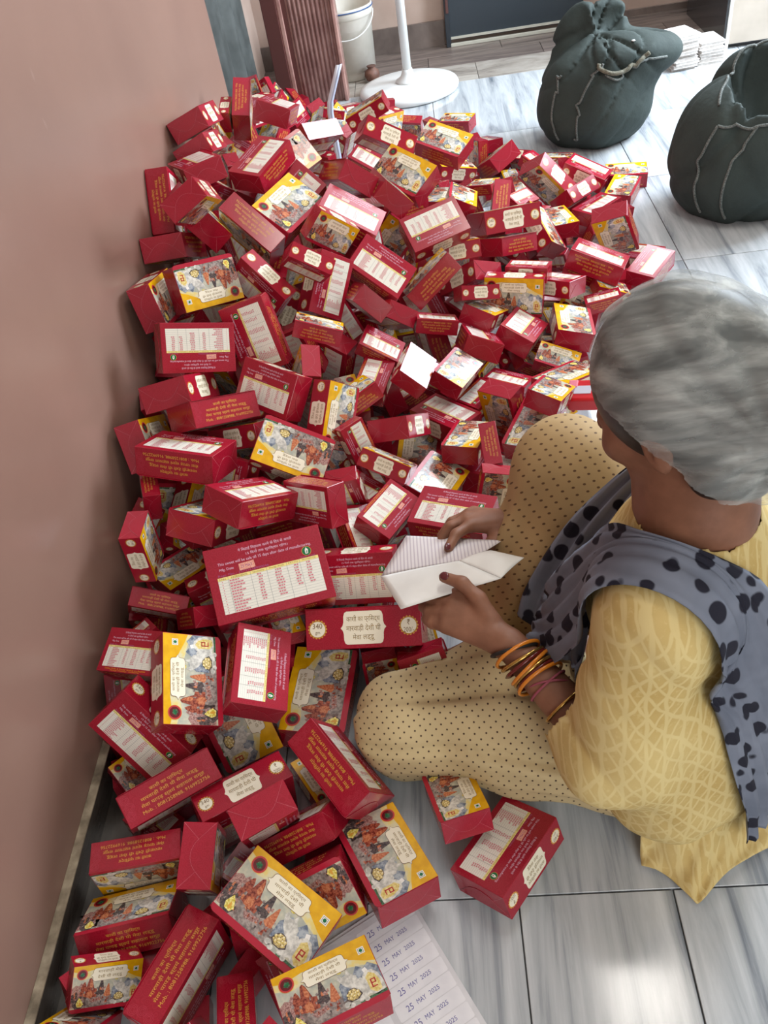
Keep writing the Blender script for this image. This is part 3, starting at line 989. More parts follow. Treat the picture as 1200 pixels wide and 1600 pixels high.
    (-0.4452, 1.9619, 0.1836, 2.846, -0.806, 0.655, 0.97, 0, 'A', 0.27),
    (-0.3017, 1.2313, 0.1079, -2.855, -1.457, 2.602, 0.97, 0, 'C', 0.12),
    (-0.6072, 3.2062, 0.1916, -0.201, -0.49, 1.193, 1, 0, 'F', 0.23),
    (-0.355, 0.9279, 0.1477, -0.331, 0.071, -1.16, 0.62, 1, 'F', 0.33),
    (-0.6166, 1.4828, 0.2194, -2.117, 0.353, -1.306, 1, 0, 'E', 0.03),
    (-0.4688, 1.586, 0.211, 1.724, 1.005, -1.28, 0.97, 0, 'A', 0.08),
    (-0.1794, 1.8805, 0.1425, -0.291, 1.254, -0.822, 0.62, 1, 'F', 0.17),
    (-0.6236, 2.4137, 0.4415, -2.725, 1.07, 2.909, 0.75, 1, 'F', 0.14),
    (-0.1983, 2.0684, 0.2851, -1.273, 1.253, 1.509, 0.97, 0, 'B', 0.04),
    (-0.1947, 1.4908, 0.0706, 1.701, 0.314, 1.753, 0.97, 0, 'E', 0.13),
    (-0.5617, 1.6961, 0.1692, 1.735, -0.223, -0.717, 1, 0, 'F', 0.22),
    (-0.4822, 1.0386, 0.1261, 1.724, 0.092, -2.729, 0.85, 0, 'B', 0.21),
    (-0.615, 2.8126, 0.3404, -1.921, -1.328, 2.74, 1, 0, 'C', 0.09),
    (-0.3129, 1.3819, 0.1217, 0.763, 0.211, 0.914, 1, 0, 'F', 0.09),
    (-0.1751, 3.3798, 0.143, 1.775, 0.157, 0.835, 0.97, 0, 'F', 0.32),
    (-0.423, 1.4079, 0.1118, 2.438, 0.833, -0.598, 0.75, 1, 'A', 0.09),
    (0.2937, 2.8759, 0.0257, 0.118, 0.03, -1.497, 0.75, 1, 'F', 0.16),
    (-0.4006, 3.5831, 0.1474, -0.096, 0.351, 0.347, 0.62, 1, 'C', 0.98),
    (-0.1853, 1.6704, 0.0903, -1.415, -0.39, -1.101, 0.97, 0, 'E', 0.39),
    (-0.6024, 2.1932, 0.4208, 0.947, -0.527, -1.628, 0.85, 0, 'B', 0.27),
    (0.2394, 1.8934, 0.0299, -0.353, 0.088, -0.001, 0.62, 1, 'C', 0.17),
    (-0.5019, 2.2387, 0.4084, -2.076, 0.245, -1.888, 0.97, 0, 'E', 0.14),
    (-0.4772, 1.206, 0.1151, 0.934, 1.506, 1.632, 0.62, 1, 'C', 0.12),
    (-0.5196, 1.472, 0.1251, 1.733, 0.083, 0.164, 0.75, 1, 'F', 0.08),
    (0.0674, 2.0954, 0.0589, -2.752, -0.056, 0.876, 1, 0, 'B', 0.12),
    (0.1876, 1.7895, 0.0521, 0.474, 0.725, 0.598, 0.62, 1, 'C', 0.56),
    (-0.6183, 0.9621, 0.0573, -1.561, -0.214, 1.604, 0.75, 1, 'C', 0.13),
    (-0.5462, 1.97, 0.3794, -1.666, 1.446, 1.234, 1, 0, 'B', 0.2),
    (0.1918, 2.7022, 0.1051, -3.066, -0.574, -1.407, 1, 0, 'E', 0.22),
    (-0.3503, 3.4517, 0.0721, -0.301, 1.046, 2.265, 0.85, 0, 'B', 0.73),
    (0.2085, 3.3055, 0.0383, -3.062, 0.207, 1.991, 0.85, 0, 'E', 0.4),
    (-0.0773, 1.656, 0.1413, -1.428, 0.527, -0.118, 0.75, 1, 'B', 0.09),
    (-0.5494, 1.7645, 0.3399, 1.445, -0.037, -2.99, 0.97, 0, 'B', 0.1),
    (-0.4176, 2.1371, 0.1885, 0.248, 0.149, -1.591, 1, 0, 'F', 0.1),
    (-0.6421, 0.8246, 0.0758, 3.103, 0.701, -1.49, 0.75, 1, 'B', 0.15),
    (-0.268, 1.7816, 0.0916, 2.977, 1.032, -1.435, 0.97, 0, 'B', 0.07),
    (-0.1377, 2.1707, 0.2453, 1.537, -0.885, -0.146, 0.97, 0, 'F', 0.36),
    (-0.1132, 1.7306, 0.0353, -2.916, 0.12, -2.531, 0.75, 1, 'C', 0.2),
    (-0.2171, 2.28, 0.2942, -2.965, 0.127, 1.793, 1, 0, 'B', 0.1),
    (0.0622, 1.3628, 0.0565, 3.062, -0.391, -1.865, 1, 0, 'E', 0.22),
    (0.067, 2.3452, 0.2518, -0.458, -0.083, -1.658, 0.85, 0, 'F', 0.66),
    (-0.2961, 1.7009, 0.1799, 1.421, 1.205, 2.498, 1, 0, 'B', 0.42),
    (-0.2585, 1.5511, 0.1599, -0.085, 0.177, -1.262, 0.85, 0, 'F', 0.13),
    (-0.528, 0.8606, 0.0728, -2.718, 0.457, -2.04, 1, 0, 'C', 0.04),
    (-0.3921, 1.2338, 0.0944, -2.861, 0.313, 3.095, 0.75, 1, 'C', 0.29),
    (-0.4055, 3.6283, 0.085, 1.118, -0.491, 0.857, 0.97, 0, 'F', 0.12),
    (-0.614, 1.643, 0.3475, 3.11, 0.275, 2.935, 0.75, 1, 'B', 0.21),
    (-0.1071, 3.5315, 0.0607, -1.84, -0.112, 2.962, 0.97, 0, 'F', 0.34),
    (0.3994, 2.1577, 0.0745, -2.891, -0.168, 2.486, 0.75, 1, 'C', 0.14),
    (-0.1055, 2.0254, 0.0335, -0.005, 0.093, 3.12, 1, 0, 'A', 0.13),
    (0.0709, 1.7147, 0.0786, 1.389, 0.084, 1.085, 0.75, 1, 'F', 0.18),
    (0.2625, 2.5383, 0.1405, -2.717, 0.111, 0.77, 0.62, 1, 'B', 0.59),
    (-0.1835, 2.032, 0.1073, -2.879, 0.234, 2.977, 0.97, 0, 'C', 0.08),
    (-0.6162, 1.1, 0.0467, 0.18, 0.229, -1.068, 0.85, 0, 'F', 0.03),
    (-0.0795, 2.1695, 0.1287, 0.591, 1.042, -2.153, 1, 0, 'F', 0.12),
    (0.1691, 3.1492, 0.0625, -0.827, -1.395, 1.275, 0.75, 1, 'C', 0.59),
    (-0.616, 3.3963, 0.2526, -2.934, 0.245, -1.776, 1, 0, 'C', 0.1),
    (0.2217, 2.3885, 0.043, 2.952, -0.266, -0.435, 0.75, 1, 'E', 0.13),
    (-0.6387, 1.6045, 0.246, 0.064, 0.962, 1.402, 0.75, 1, 'E', 0.11),
    (-0.6454, 1.9195, 0.3574, 1.929, 0.091, -1.432, 0.75, 1, 'A', 0.07),
    (-0.6262, 3.5706, 0.224, -1.136, 0.34, -1.888, 0.85, 0, 'F', 0.08),
    (-0.4563, 0.9837, 0.0359, -3.111, -0.107, 2.071, 1, 0, 'B', 0.05),
    (-0.5002, 3.7894, 0.0939, -2.862, -0.8, -1.079, 0.75, 1, 'E', 0.66),
    (-0.4615, 1.2232, 0.2231, -3.123, -0.834, 1.07, 0.75, 1, 'B', 0.19),
    (-0.2095, 1.3227, 0.1132, 2.356, 0.431, -1.051, 0.75, 1, 'B', 0.14),
    (-0.597, 2.622, 0.3586, 2.812, -0.2, 2.367, 0.97, 0, 'B', 0.12),
    (0.0732, 2.2117, 0.1484, 1.263, -0.365, -1.185, 0.75, 1, 'E', 0.13),
    (-0.3443, 1.6009, 0.0917, -1.715, -0.994, -0.585, 0.85, 0, 'B', 0.11),
    (-0.2846, 1.0522, 0.0511, -1.593, 0.019, -2.389, 1, 0, 'F', 0.03),
    (0.3348, 2.3181, 0.0415, -1.406, -0.204, -0.531, 0.62, 1, 'B', 0.38),
    (-0.6018, 0.7065, 0.0559, 0.51, 0.133, 0.831, 0.62, 1, 'F', 0.33),
    (-0.1005, 1.469, 0.0503, 0.144, -0.267, 1.412, 0.97, 0, 'F', 0.33),
    (-0.6334, 2.5061, 0.4549, 0.692, 1.188, 0.821, 0.97, 0, 'F', 0.07),
    (0.4718, 2.3704, 0.0737, -0.127, -0.964, -1.253, 0.75, 1, 'C', 0.18),
    (-0.6073, 1.19, 0.1108, -0.843, -1.146, -2.247, 0.62, 1, 'E', 0.32),
    (-0.6463, 3.3018, 0.3551, -2.002, -1.402, -2.674, 0.62, 1, 'F', 0.33),
    (-0.335, 2.0904, 0.3129, 2.076, -0.322, 1.804, 0.85, 0, 'B', 0.11),
    (-0.5698, 2.3451, 0.4072, -2.122, -1.404, -0.678, 0.75, 1, 'E', 0.33),
    (0.2895, 2.0144, 0.0247, 0.196, 0.059, 1.678, 0.62, 1, 'F', 0.23),
    (0.0156, 1.9361, 0.0338, -2.848, -0.003, 0.93, 0.85, 0, 'B', 0.09),
    (-0.4958, 1.1356, 0.1018, 1.665, 0.108, 2.499, 0.85, 0, 'A', 0.05),
    (0.1797, 2.4836, 0.0715, -0.354, -0.252, -0.71, 0.85, 0, 'E', 0.12),
    (0.1073, 2.6671, 0.0904, -1.965, -0.97, 2.146, 0.97, 0, 'C', 0.14),
    (-0.1802, 0.8554, 0.0584, -0.081, 1.342, -1.496, 0.62, 1, 'F', 0.96),
    (-0.1008, 2.3212, 0.262, -0.091, 0.146, 0.773, 0.85, 0, 'C', 0.12),
    (-0.3058, 0.3636, 0.0507, -2.831, 0.274, -1.041, 0.62, 1, 'B', 0.12),
    (0.2749, 2.1079, 0.0443, -2.896, 0.317, 0.29, 0.75, 1, 'A', 0.11),
    (-0.4151, 3.3976, 0.0535, -2.169, -1.323, -0.582, 0.62, 1, 'A', 0.13),
    (0.1007, 1.8034, 0.0675, 1.571, -0.522, 2.3, 0.62, 1, 'A', 0.16),
    (0.441, 2.0204, 0.093, 0.025, -0.412, -3.093, 0.62, 1, 'F', 0.51),
    (0.4468, 2.9658, 0.0492, -1.635, -0.474, -1.497, 0.62, 1, 'E', 0.31),
    (0.3241, 3.0867, 0.0465, 0.973, 0.09, 2.374, 0.75, 1, 'B', 0.19),
    (0.4091, 1.9471, 0.1062, -2.976, 0.186, 3.101, 0.62, 1, 'C', 0.97),
    (-0.1736, 1.1539, 0.0998, 2.669, -0.981, -0.613, 0.62, 1, 'F', 0.13),
    (-0.5667, 0.6151, 0.023, 3.065, -0.096, -0.631, 0.62, 1, 'B', 0.18),
    (0.5911, 2.2917, 0.0313, -3.015, -0.128, -0.757, 0.75, 1, 'B', 0.17),
    (-0.6272, 3.3658, 0.3325, 1.864, 0.464, 2.904, 0.62, 1, 'B', 0.36),
    (-0.6472, 1.1527, 0.2066, 1.371, 0.484, -2.092, 0.62, 1, 'A', 0.12),
    (-0.5545, 1.6618, 0.0716, -0.415, -0.235, 0.386, 0.97, 0, 'C', 0.05),
    (0.2875, 1.797, 0.0374, -3.062, -0.282, 0.062, 0.75, 1, 'A', 0.07),
    (-0.6063, 3.9415, 0.0786, -1.153, -0.413, 2.111, 0.97, 0, 'C', 0.2),
    (-0.6265, 0.9058, 0.1387, 2.766, -0.143, 0.75, 0.62, 1, 'B', 0.12),
    (0.3678, 2.4312, 0.0416, -0.272, 0.443, 1.162, 0.62, 1, 'C', 0.26),
    (-0.3862, 0.5165, 0.0298, -2.998, -0.21, 2.631, 0.62, 1, 'B', 0.2),
    (0.1495, 2.5858, 0.1804, -0.044, -0.186, -0.598, 0.62, 1, 'C', 0.66),
    (-0.1945, 1.0125, 0.0626, -2.466, -0.118, 1.371, 0.62, 1, 'B', 0.05),
    (-0.2396, 1.9743, 0.2537, 1.979, -1.189, -2.248, 0.97, 0, 'E', 0.08),
    (-0.3536, 3.7897, 0.0849, 3.007, 0.082, 0.517, 0.75, 1, 'B', 0.29),
    (-0.6118, 2.6293, 0.4918, 1.681, -0.19, 1.562, 0.62, 1, 'E', 0.82),
    (-0.6073, 1.1646, 0.28, -1.817, 0.021, -1.256, 0.62, 1, 'E', 0.76),
    (-0.2905, 0.6741, 0.027, 0.173, -0.125, 2.18, 0.62, 1, 'F', 0.32),
    (-0.6521, 1.4322, 0.2712, -2.871, 1.365, 0.542, 0.62, 1, 'A', 0.13),
    (0.4604, 3.0862, 0.0262, 0.157, -0.016, 2.842, 0.75, 1, 'F', 0.2),
    (0.4103, 2.5449, 0.0329, 0.391, -0.01, 2.27, 0.75, 1, 'E', 0.13),
    (0.2345, 1.5876, 0.0498, -1.078, -0.088, -2.484, 0.62, 1, 'F', 0.11),
    (-0.4492, 0.2566, 0.0784, -1.234, -0.158, 0.787, 0.75, 1, 'E', 1),
    (-0.6594, 1.0208, 0.0788, -0.917, 1.314, 2.27, 0.62, 1, 'E', 0.12),
    (0.2737, 2.9964, 0.0196, 0.026, -0.053, 1.667, 0.62, 1, 'F', 0.41),
    (-0.3656, 0.8968, 0.054, -2.505, 1.25, -2.451, 0.62, 1, 'C', 0.1),
    (-0.1122, 0.9481, 0.0394, -0.058, 0.538, -1.349, 0.62, 1, 'F', 0.13),
    (-0.62, 2.4266, 0.3015, 1.932, 1.37, 0.146, 0.95, 0, 'E', 0.01),
    (-0.6038, 2.2689, 0.2888, -0.838, 1.457, -0.429, 0.8, 0, 'E', 0),
    (-0.5553, 2.1812, 0.2648, -1.479, 1.485, 0.4, 0.95, 0, 'E', 0),
    (-0.578, 2.1664, 0.1048, -2.015, 1.235, -2.565, 0.95, 0, 'E', 0),
    (-0.5876, 2.3012, 0.1392, 1.277, 1.416, -2.006, 1, 0, 'E', 0),
    (-0.5134, 2.3098, 0.2832, -2.682, 1.423, -0.666, 0.8, 0, 'E', 0),
    (-0.5987, 2.4108, 0.0432, 0.199, -0.05, 0.806, 0.95, 0, 'E', 0),
    (-0.4732, 2.2235, 0.1164, 0.265, -0.04, 0.089, 0.7, 1, 'E', 0),
    (-0.3611, 2.688, 0.288, 1.534, -0.057, 2.465, 0.7, 1, 'B', 0.24),
    (-0.617, 1.9195, 0.2654, 1.771, -0.171, 3.064, 0.8, 0, 'E', 0),
    (-0.6408, 2.6635, 0.2746, 2.453, 1.439, -0.007, 0.7, 1, 'E', 0),
    (-0.5933, 2.6284, 0.1866, 1.668, 0.03, 0.978, 0.8, 0, 'E', 0),
    (-0.5829, 2.6309, 0.1146, -0.182, -0.07, 2.829, 0.8, 0, 'E', 0),
    (-0.5877, 1.9831, 0.1914, 0.163, -0.005, 0.785, 0.95, 0, 'E', 0),
    (-0.5614, 1.9595, 0.1194, 1.687, -0.098, 2.087, 0.8, 0, 'E', 0),
    (-0.5588, 1.9713, 0.0474, -0.209, -0.017, 1.668, 0.7, 1, 'E', 0),
    (0.0041, 2.4587, 0.2057, -0.038, -0.127, -1.797, 0.95, 0, 'F', 0.23),
    (0.0346, 2.5195, 0.0937, 0.433, 1.476, -0.318, 1, 0, 'E', 0),
    (-0.023, 2.5744, 0.1177, -2.213, 1.509, 1.806, 0.8, 0, 'E', 0),
    (-0.6153, 2.7931, 0.2404, -0.154, 0.045, 1.501, 0.8, 0, 'E', 0),
    (-0.2115, 2.3414, 0.2102, 1.581, -0.167, 2.364, 0.8, 0, 'E', 0),
    (-0.6172, 2.9967, 0.1768, 1.695, 0.417, -2.076, 0.95, 0, 'E', 0),
    (-0.3545, 2.6675, 0.204, 1.568, -0.02, 0.541, 0.95, 0, 'E', 0),
    (-0.1714, 3.3615, 0.047, 1.623, -0.037, 2.889, 0.8, 0, 'E', 0),
    (-0.1798, 3.0276, 0.05, 1.555, -0.057, 0.152, 0.9, 0, 'E', 0),
    (-0.324, 1.8161, 0.0256, 0.019, -0.056, -2.946, 0.8, 0, 'E', 0),
    (-0.0311, 2.5281, 0.2737, 1.546, 0.01, 1.684, 0.7, 1, 'E', 0),
    (-0.3502, 2.6929, 0.0711, 0, 1.571, 1.285, 0.941, 0, 'E', 0),
    (-0.1872, 2.61, 0.0715, 0, 1.571, 1.785, 0.946, 0, 'E', 0),
]

FACE = {'F': ('picture lid', (0, 0, 1)), 'B': ('ingredients table', (0, 0, -1)), 'A': ('cartouche side', (0, 1, 0)),
        'C': ('gold lettering', (0, -1, 0)), 'E': ('plain end', (1, 0, 0))}


def where(x, y, z):
    if y < 0.66 and x > -0.36: return 'near the sticker sheets'
    if y < 0.72: return 'by the skirting ledge'
    if x < -0.52 and y < 1.25: return 'low against the wall'
    if x < -0.52 and y < 2.0: return 'high against the wall'
    if x < -0.2 and y >= 2.0 and z > 0.3: return 'on the far crest'
    if x > 0.38 and y > 1.9: return 'beside the green bags'
    if y > 2.55: return 'on the far slope'
    if -0.05 < x < 0.4 and y < 1.5: return 'by the raised knee'
    if y < 1.0 and x > -0.3: return 'below the held paper'
    if y < 1.3: return 'on the near slope'
    if x < -0.2: return 'on the wall side'
    if x < 0.15: return 'mid heap'
    return 'on the open side'


def facing(n):
    if n.z > 0.8: return 'facing up'
    if n.z < -0.6: return 'facing down'
    if abs(n.x) > abs(n.y): d = 'wall' if n.x < 0 else 'window'
    else: d = 'fan' if n.y > 0 else 'doorway'
    return ('tipped towards ' if n.z > 0.35 else 'facing ') + d


SEEN = {}
SHORT = {'F': 'lid', 'B': 'table', 'A': 'cartouche', 'C': 'lettering', 'E': 'plain end'}
for i, (x, y, z, rx, ry, rz, s, var, face, vis) in enumerate(BOXES):
    o = make_box((x, y, z), (rx, ry, rz), s, var)
    R = o.rotation_euler.to_matrix()
    size = 'small ' if s < 0.8 else ('large ' if s > 1.2 else '')
    if abs(R[2][2]) > 0.9: pose = 'lying flat'
    elif abs(R[2][0]) > 0.82: pose = 'on end'
    elif abs(R[2][1]) > 0.82: pose = 'on edge'
    else: pose = 'tilted'
    half = 'buried ' if vis < 0.3 else ('half covered ' if vis < 0.62 else '')
    nm, ax = FACE[face]
    nv = R @ Vector(ax)
    if face == 'E' and nv.dot(Vector((x, y, z - CAM_H))) > 0:
        nv = -nv
    lab = half + size + 'crimson box ' + pose + ' ' + where(x, y, z) + ', ' + nm + ' ' + facing(nv)
    if lab in SEEN and len(lab.split()) < 13:
        # name the second face that shows as well
        vw = Vector((-x, -y, CAM_H - z)).normalized()
        rest = [(abs((R @ Vector(a2)).dot(vw)) if k2 == 'E' else (R @ Vector(a2)).dot(vw), k2) for k2, (n2, a2) in FACE.items() if k2 != face]
        lab += ' with ' + SHORT[max(rest)[1]] + ' beside'
    SEEN[lab] = 1
    tag(o, lab, 'box', 'sweet boxes heaped on the floor')
    if s > 1.2 and face == 'B':
        tag(o, 'largest crimson box, its white ingredients table and green leaf badge facing up', 'box')
    elif s > 1.2:
        tag(o, 'large crimson box with 340 gm badge and yellow lid, below the held paper', 'box')
    elif x > -0.01 and y < 0.56:
        tag(o, 'crimson box lying alone on the marble, ingredients table up, by the dotted trousers', 'box')
# boxes buried deep in the heap, of which only slivers show
DEEP = [
    (-0.5251, 0.3759, 0.0225, 0.224, 0.005, 1.069, 0.6),
    (-0.5206, 0.8558, 0.1496, -0.107, 0.054, 0.352, 0.7),
    (0.1286, 3.2128, 0.0888, -0.038, -0.062, 0.11, 0.7),
    (-0.6489, 0.7536, 0.0464, -0.074, 1.636, 0.899, 0.6),
    (-0.5312, 0.7551, 0.0726, -0.137, 1.384, 1.102, 0.7),
    (0.1377, 1.8186, 0.0546, 0.227, 1.647, 1.544, 0.7),
    (-0.3835, 0.4325, 0.0559, -0.174, 1.413, -2.953, 0.7),
    (-0.1389, 1.5135, 0.0223, -0.108, 0.069, -2.142, 0.6),
    (-0.4526, 1.4626, 0.0743, 1.526, 0.141, 1.065, 0.6),
    (-0.2042, 3.8835, 0.0431, 1.624, -0.15, -2.919, 0.7),
    (-0.4872, 0.7633, 0.0455, -0.083, 1.56, -2.749, 0.6),
    (0.5119, 2.1792, 0.0274, -0.041, -0.143, -0.245, 0.7),
    (-0.2591, 0.5446, 0.0254, 0.102, 0.129, 0.019, 0.6),
    (-0.6197, 4.1459, 0.0302, -0.021, 0.135, -2.59, 0.7),
    (-0.4146, 0.461, 0.0415, 1.602, 0.122, 0.825, 0.6),
    (-0.6582, 1.1965, 0.0414, 1.534, -0.12, 1.461, 0.7),
    (-0.5652, 0.9762, 0.0346, -0.022, 0.445, 2.609, 0.6),
    (-0.4691, 0.3142, 0.024, -0.11, 0.107, 0.19, 0.6),
    (0.2845, 2.4254, 0.0336, 1.678, 0.052, -2.936, 0.6),
    (0.0717, 1.5141, 0.0252, 0.062, -0.084, 1.57, 0.7),
    (-0.3641, 0.3847, 0.0386, 1.502, -0.186, -2.102, 0.6),
    (-0.4717, 4.0219, 0.0398, 0.319, 0.095, 3.086, 0.7),
    (0.1126, 2.3891, 0.0421, 1.707, 0.023, -2.631, 0.6),
    (0.4773, 2.1046, 0.0279, 0.057, 0.142, 1.134, 0.7),
    (-0.2372, 1.6314, 0.0466, -0.139, 1.644, 0.443, 0.6),
    (-0.5135, 0.6773, 0.0258, -0.009, 0.132, -2.559, 0.7),
    (-0.6163, 0.7135, 0.0254, -0.091, 0.067, 0.344, 0.6),
    (-0.1769, 0.9251, 0.0207, -0.026, -0.086, 2.318, 0.6),
    (-0.3035, 0.2445, 0.1486, 0.086, 1.527, 2.524, 0.7),
    (0.2895, 1.6627, 0.0304, 1.57, 0.015, -2.314, 0.6),
    (-0.0016, 1.7003, 0.0325, 0.011, 0.134, 2.108, 0.6),
    (-0.1358, 1.2958, 0.0859, -0.011, 1.422, 0.084, 0.8),
    (-0.2632, 0.9568, 0.036, 1.685, -0.108, 2.014, 0.6),
    (-0.5995, 0.3787, 0.043, 1.456, 0.29, 0.768, 0.6),
    (0.3283, 2.5856, 0.0457, 0.05, 1.547, 1.075, 0.6),
    (-0.3738, 0.9419, 0.0398, 1.756, -0.055, 0.574, 0.6),
    (-0.19, 1.1905, 0.0312, 0.015, 0.104, -2.139, 0.6),
    (-0.4041, 1.557, 0.1446, 1.651, 0.007, -1.759, 0.7),
    (0.3825, 1.9489, 0.0482, -0.18, 1.739, -0.604, 0.6),
    (0.0088, 3.2533, 0.1486, 1.742, -0.11, -1.173, 0.6),
    (0.5761, 2.5983, 0.0456, 0.164, -0.028, 2.049, 0.6),
    (-0.0193, 2.2471, 0.0294, -0.159, 0.025, 1.195, 0.7),
    (0.4782, 2.7269, 0.0275, 0.034, -0.148, -1.836, 0.7),
    (0.0945, 3.0413, 0.042, -0.093, -0.308, 2.218, 0.8),
    (-0.5361, 1.0319, 0.0458, 0.099, 1.597, 0.622, 0.6),
    (0.2506, 3.119, 0.0385, 0.09, 0.351, -2.171, 0.7),
    (0.2918, 2.5455, 0.0683, 0.034, 1.772, 1.828, 0.7),
    (-0.4922, 2.6343, 0.0758, 0.077, 1.554, -2.449, 1),
    (-0.0253, 1.4361, 0.0438, 1.752, -0.126, -2.267, 0.7),
    (-0.1365, 0.8671, 0.0466, -0.143, 1.64, 0.873, 0.6),
]

V, F = [], []
for (x, y, z, rx, ry, rz, s) in DEEP:
    Q = Euler((rx, ry, rz)).to_matrix()
    k = len(V)
    for a in (-1, 1):
        for b in (-1, 1):
            for c in (-1, 1):
                V.append(Vector((x, y, z)) + Q @ Vector((a * BL / 2 * s, b * BW / 2 * s, c * BH / 2 * s)))
    F += [(k, k + 1, k + 3, k + 2), (k + 4, k + 6, k + 7, k + 5), (k, k + 4, k + 5, k + 1), (k + 2, k + 3, k + 7, k + 6), (k, k + 2, k + 6, k + 4), (k + 1, k + 5, k + 7, k + 3)]
tag(mesh_obj('buried_sweet_boxes', V, F, MAT['red']), 'crimson boxes deep inside the heap showing only as slivers in gaps', 'boxes', kind='stuff')

# ---------------------------------------------------------------- smooth solids
def nrm(v):
    v = np.array(v, float)
    return v / np.linalg.norm(v)


class Blob:
    """smooth union of tapered capsules and ellipsoids, meshed by surface nets"""
    def __init__(self):
        self.p = []
        self.fold = None

    def cap(self, a, b, ra, rb=None, k=0.012):
        self.p.append(('c', np.array(a, float), np.array(b, float), ra, ra if rb is None else rb, k))
        return self

    def chain(self, pts, rs, k=0.012):
        for i in range(len(pts) - 1):
            self.cap(pts[i], pts[i + 1], rs[i], rs[i + 1], k)
        return self

    def ell(self, c, r, frame=None, k=0.012, cut=False):
        fr = np.eye(3) if frame is None else np.array(frame, float)
        self.p.append(('x' if cut else 'e', np.array(c, float), np.array(r, float), fr, 0, k))
        return self

    def ev(self, P):
        d = np.full(len(P), 1e3)
        for q in self.p:
            if q[0] == 'c':
                _, a, b, ra, rb, k = q
                ba = b - a
                h = np.clip((P - a) @ ba / max(ba @ ba, 1e-12), 0, 1)
                e = np.linalg.norm(P - a - h[:, None] * ba, axis=1) - (ra + (rb - ra) * h)
            else:
                _, c, r, fr, _, k = q
                Q = (P - c) @ fr.T
                k0 = np.linalg.norm(Q / r, axis=1)
                k1 = np.linalg.norm(Q / (r * r), axis=1)
                e = k0 * (k0 - 1) / np.maximum(k1, 1e-9)
            if q[0] == 'x':
                d = np.maximum(d, -e)
                continue
            hh = np.clip(0.5 + 0.5 * (e - d) / k, 0, 1)
            d = e + (d - e) * hh - k * hh * (1 - hh)
            d = np.where(np.isfinite(d), d, e)
        if self.fold is not None:
            d = d + self.fold(P)
        return d

    def grad(self, P, e=0.002):
        g = np.zeros_like(P)
        for i in range(3):
            s = np.zeros(3)
            s[i] = e
            g[:, i] = self.ev(P + s) - self.ev(P - s)
        return g / np.maximum(np.linalg.norm(g, axis=1, keepdims=True), 1e-9)

    def push(self, P, off, it=6, always=False):
        P = np.array(P, float)
        for _ in range(it):
            d = self.ev(P)
            m = np.ones(len(P), bool) if always else d < off
            if not m.any():
                break
            P[m] += self.grad(P[m]) * (off - d[m])[:, None]
        return P

    def net(self, lo, hi, h, keep=None):
        lo, hi = np.array(lo, float), np.array(hi, float)
        B = 8
        nb = np.ceil((hi - lo) / (h * B)).astype(int)
        n = nb * B + 1
        ci = np.stack(np.meshgrid(*[np.arange(q) for q in nb], indexing='ij'), -1).reshape(-1, 3)
        cc = lo + (ci + .5) * B * h
        dc = self.ev(cc)
        G = np.full(tuple(n), 1.0, np.float32)
        lim = B * h * 0.5 * 1.75 + 0.012
        sub = np.stack(np.meshgrid(*[np.arange(B + 1)] * 3, indexing='ij'), -1).reshape(-1, 3)
        for q in ci[dc < -lim]:
            s = q * B
            G[s[0]:s[0] + B + 1, s[1]:s[1] + B + 1, s[2]:s[2] + B + 1] = -1.0
        act = ci[np.abs(dc) <= lim]
        for s0 in range(0, len(act), 200):
            part = act[s0:s0 + 200]
            idx = (part[:, None, :] * B + sub[None]).reshape(-1, 3)
            G[idx[:, 0], idx[:, 1], idx[:, 2]] = self.ev(lo + idx * h)
        ins = G < 0
        cell = np.zeros(tuple(n - 1), np.int16)
        for a in (0, 1):
            for b in (0, 1):
                for c in (0, 1):
                    cell += ins[a:n[0] - 1 + a, b:n[1] - 1 + b, c:n[2] - 1 + c]
        act = np.argwhere((cell > 0) & (cell < 8))
        vid = np.full(tuple(n - 1), -1, np.int64)
        vid[act[:, 0], act[:, 1], act[:, 2]] = np.arange(len(act))
        acc = np.zeros((len(act), 3))
        cnt = np.zeros(len(act))
        cor = [(a, b, c) for a in (0, 1) for b in (0, 1) for c in (0, 1)]
        for i in range(8):
            for j in range(i + 1, 8):
                if sum(abs(x - y) for x, y in zip(cor[i], cor[j])) != 1:
                    continue
                A = act + np.array(cor[i])
                C = act + np.array(cor[j])
                va = G[A[:, 0], A[:, 1], A[:, 2]].astype(float)
                vc = G[C[:, 0], C[:, 1], C[:, 2]].astype(float)
                m = (va < 0) != (vc < 0)
                t_ = np.where(m, va / np.where(m, va - vc, 1), 0)
                acc[m] += (A[m] + (C[m] - A[m]) * t_[m][:, None])
                cnt[m] += 1
        V = lo + acc / np.maximum(cnt, 1)[:, None] * h
        F = []
        for ax in range(3):
            o1, o2 = (ax + 1) % 3, (ax + 2) % 3
            sl = [slice(1, n[i] - 1) for i in range(3)]
            sl[ax] = slice(0, n[ax] - 1)
            s2 = list(sl)
            s2[ax] = slice(1, n[ax])
            a, b = ins[tuple(sl)], ins[tuple(s2)]
            e = np.argwhere(a != b)
            base = np.array([1, 1, 1])
            base[ax] = 0
            e = e + base
            flip = ins[e[:, 0], e[:, 1], e[:, 2]]
            d1 = np.zeros(3, int); d1[o1] = 1
            d2_ = np.zeros(3, int); d2_[o2] = 1
            q = [e - d1 - d2_, e - d2_, e, e - d1]
            ids = np.stack([vid[x[:, 0], x[:, 1], x[:, 2]] for x in q], 1)
            ids = np.where(flip[:, None], ids, ids[:, ::-1])
            F.append(ids)
        F = np.concatenate(F)
        F = F[(F >= 0).all(1)]
        if keep is not None:
            k = keep(V)
            F = F[k[F].all(1)]
            used = np.unique(F)
            mp = np.full(len(V), -1)
            mp[used] = np.arange(len(used))
            V, F = V[used], mp[F]
        return V, F

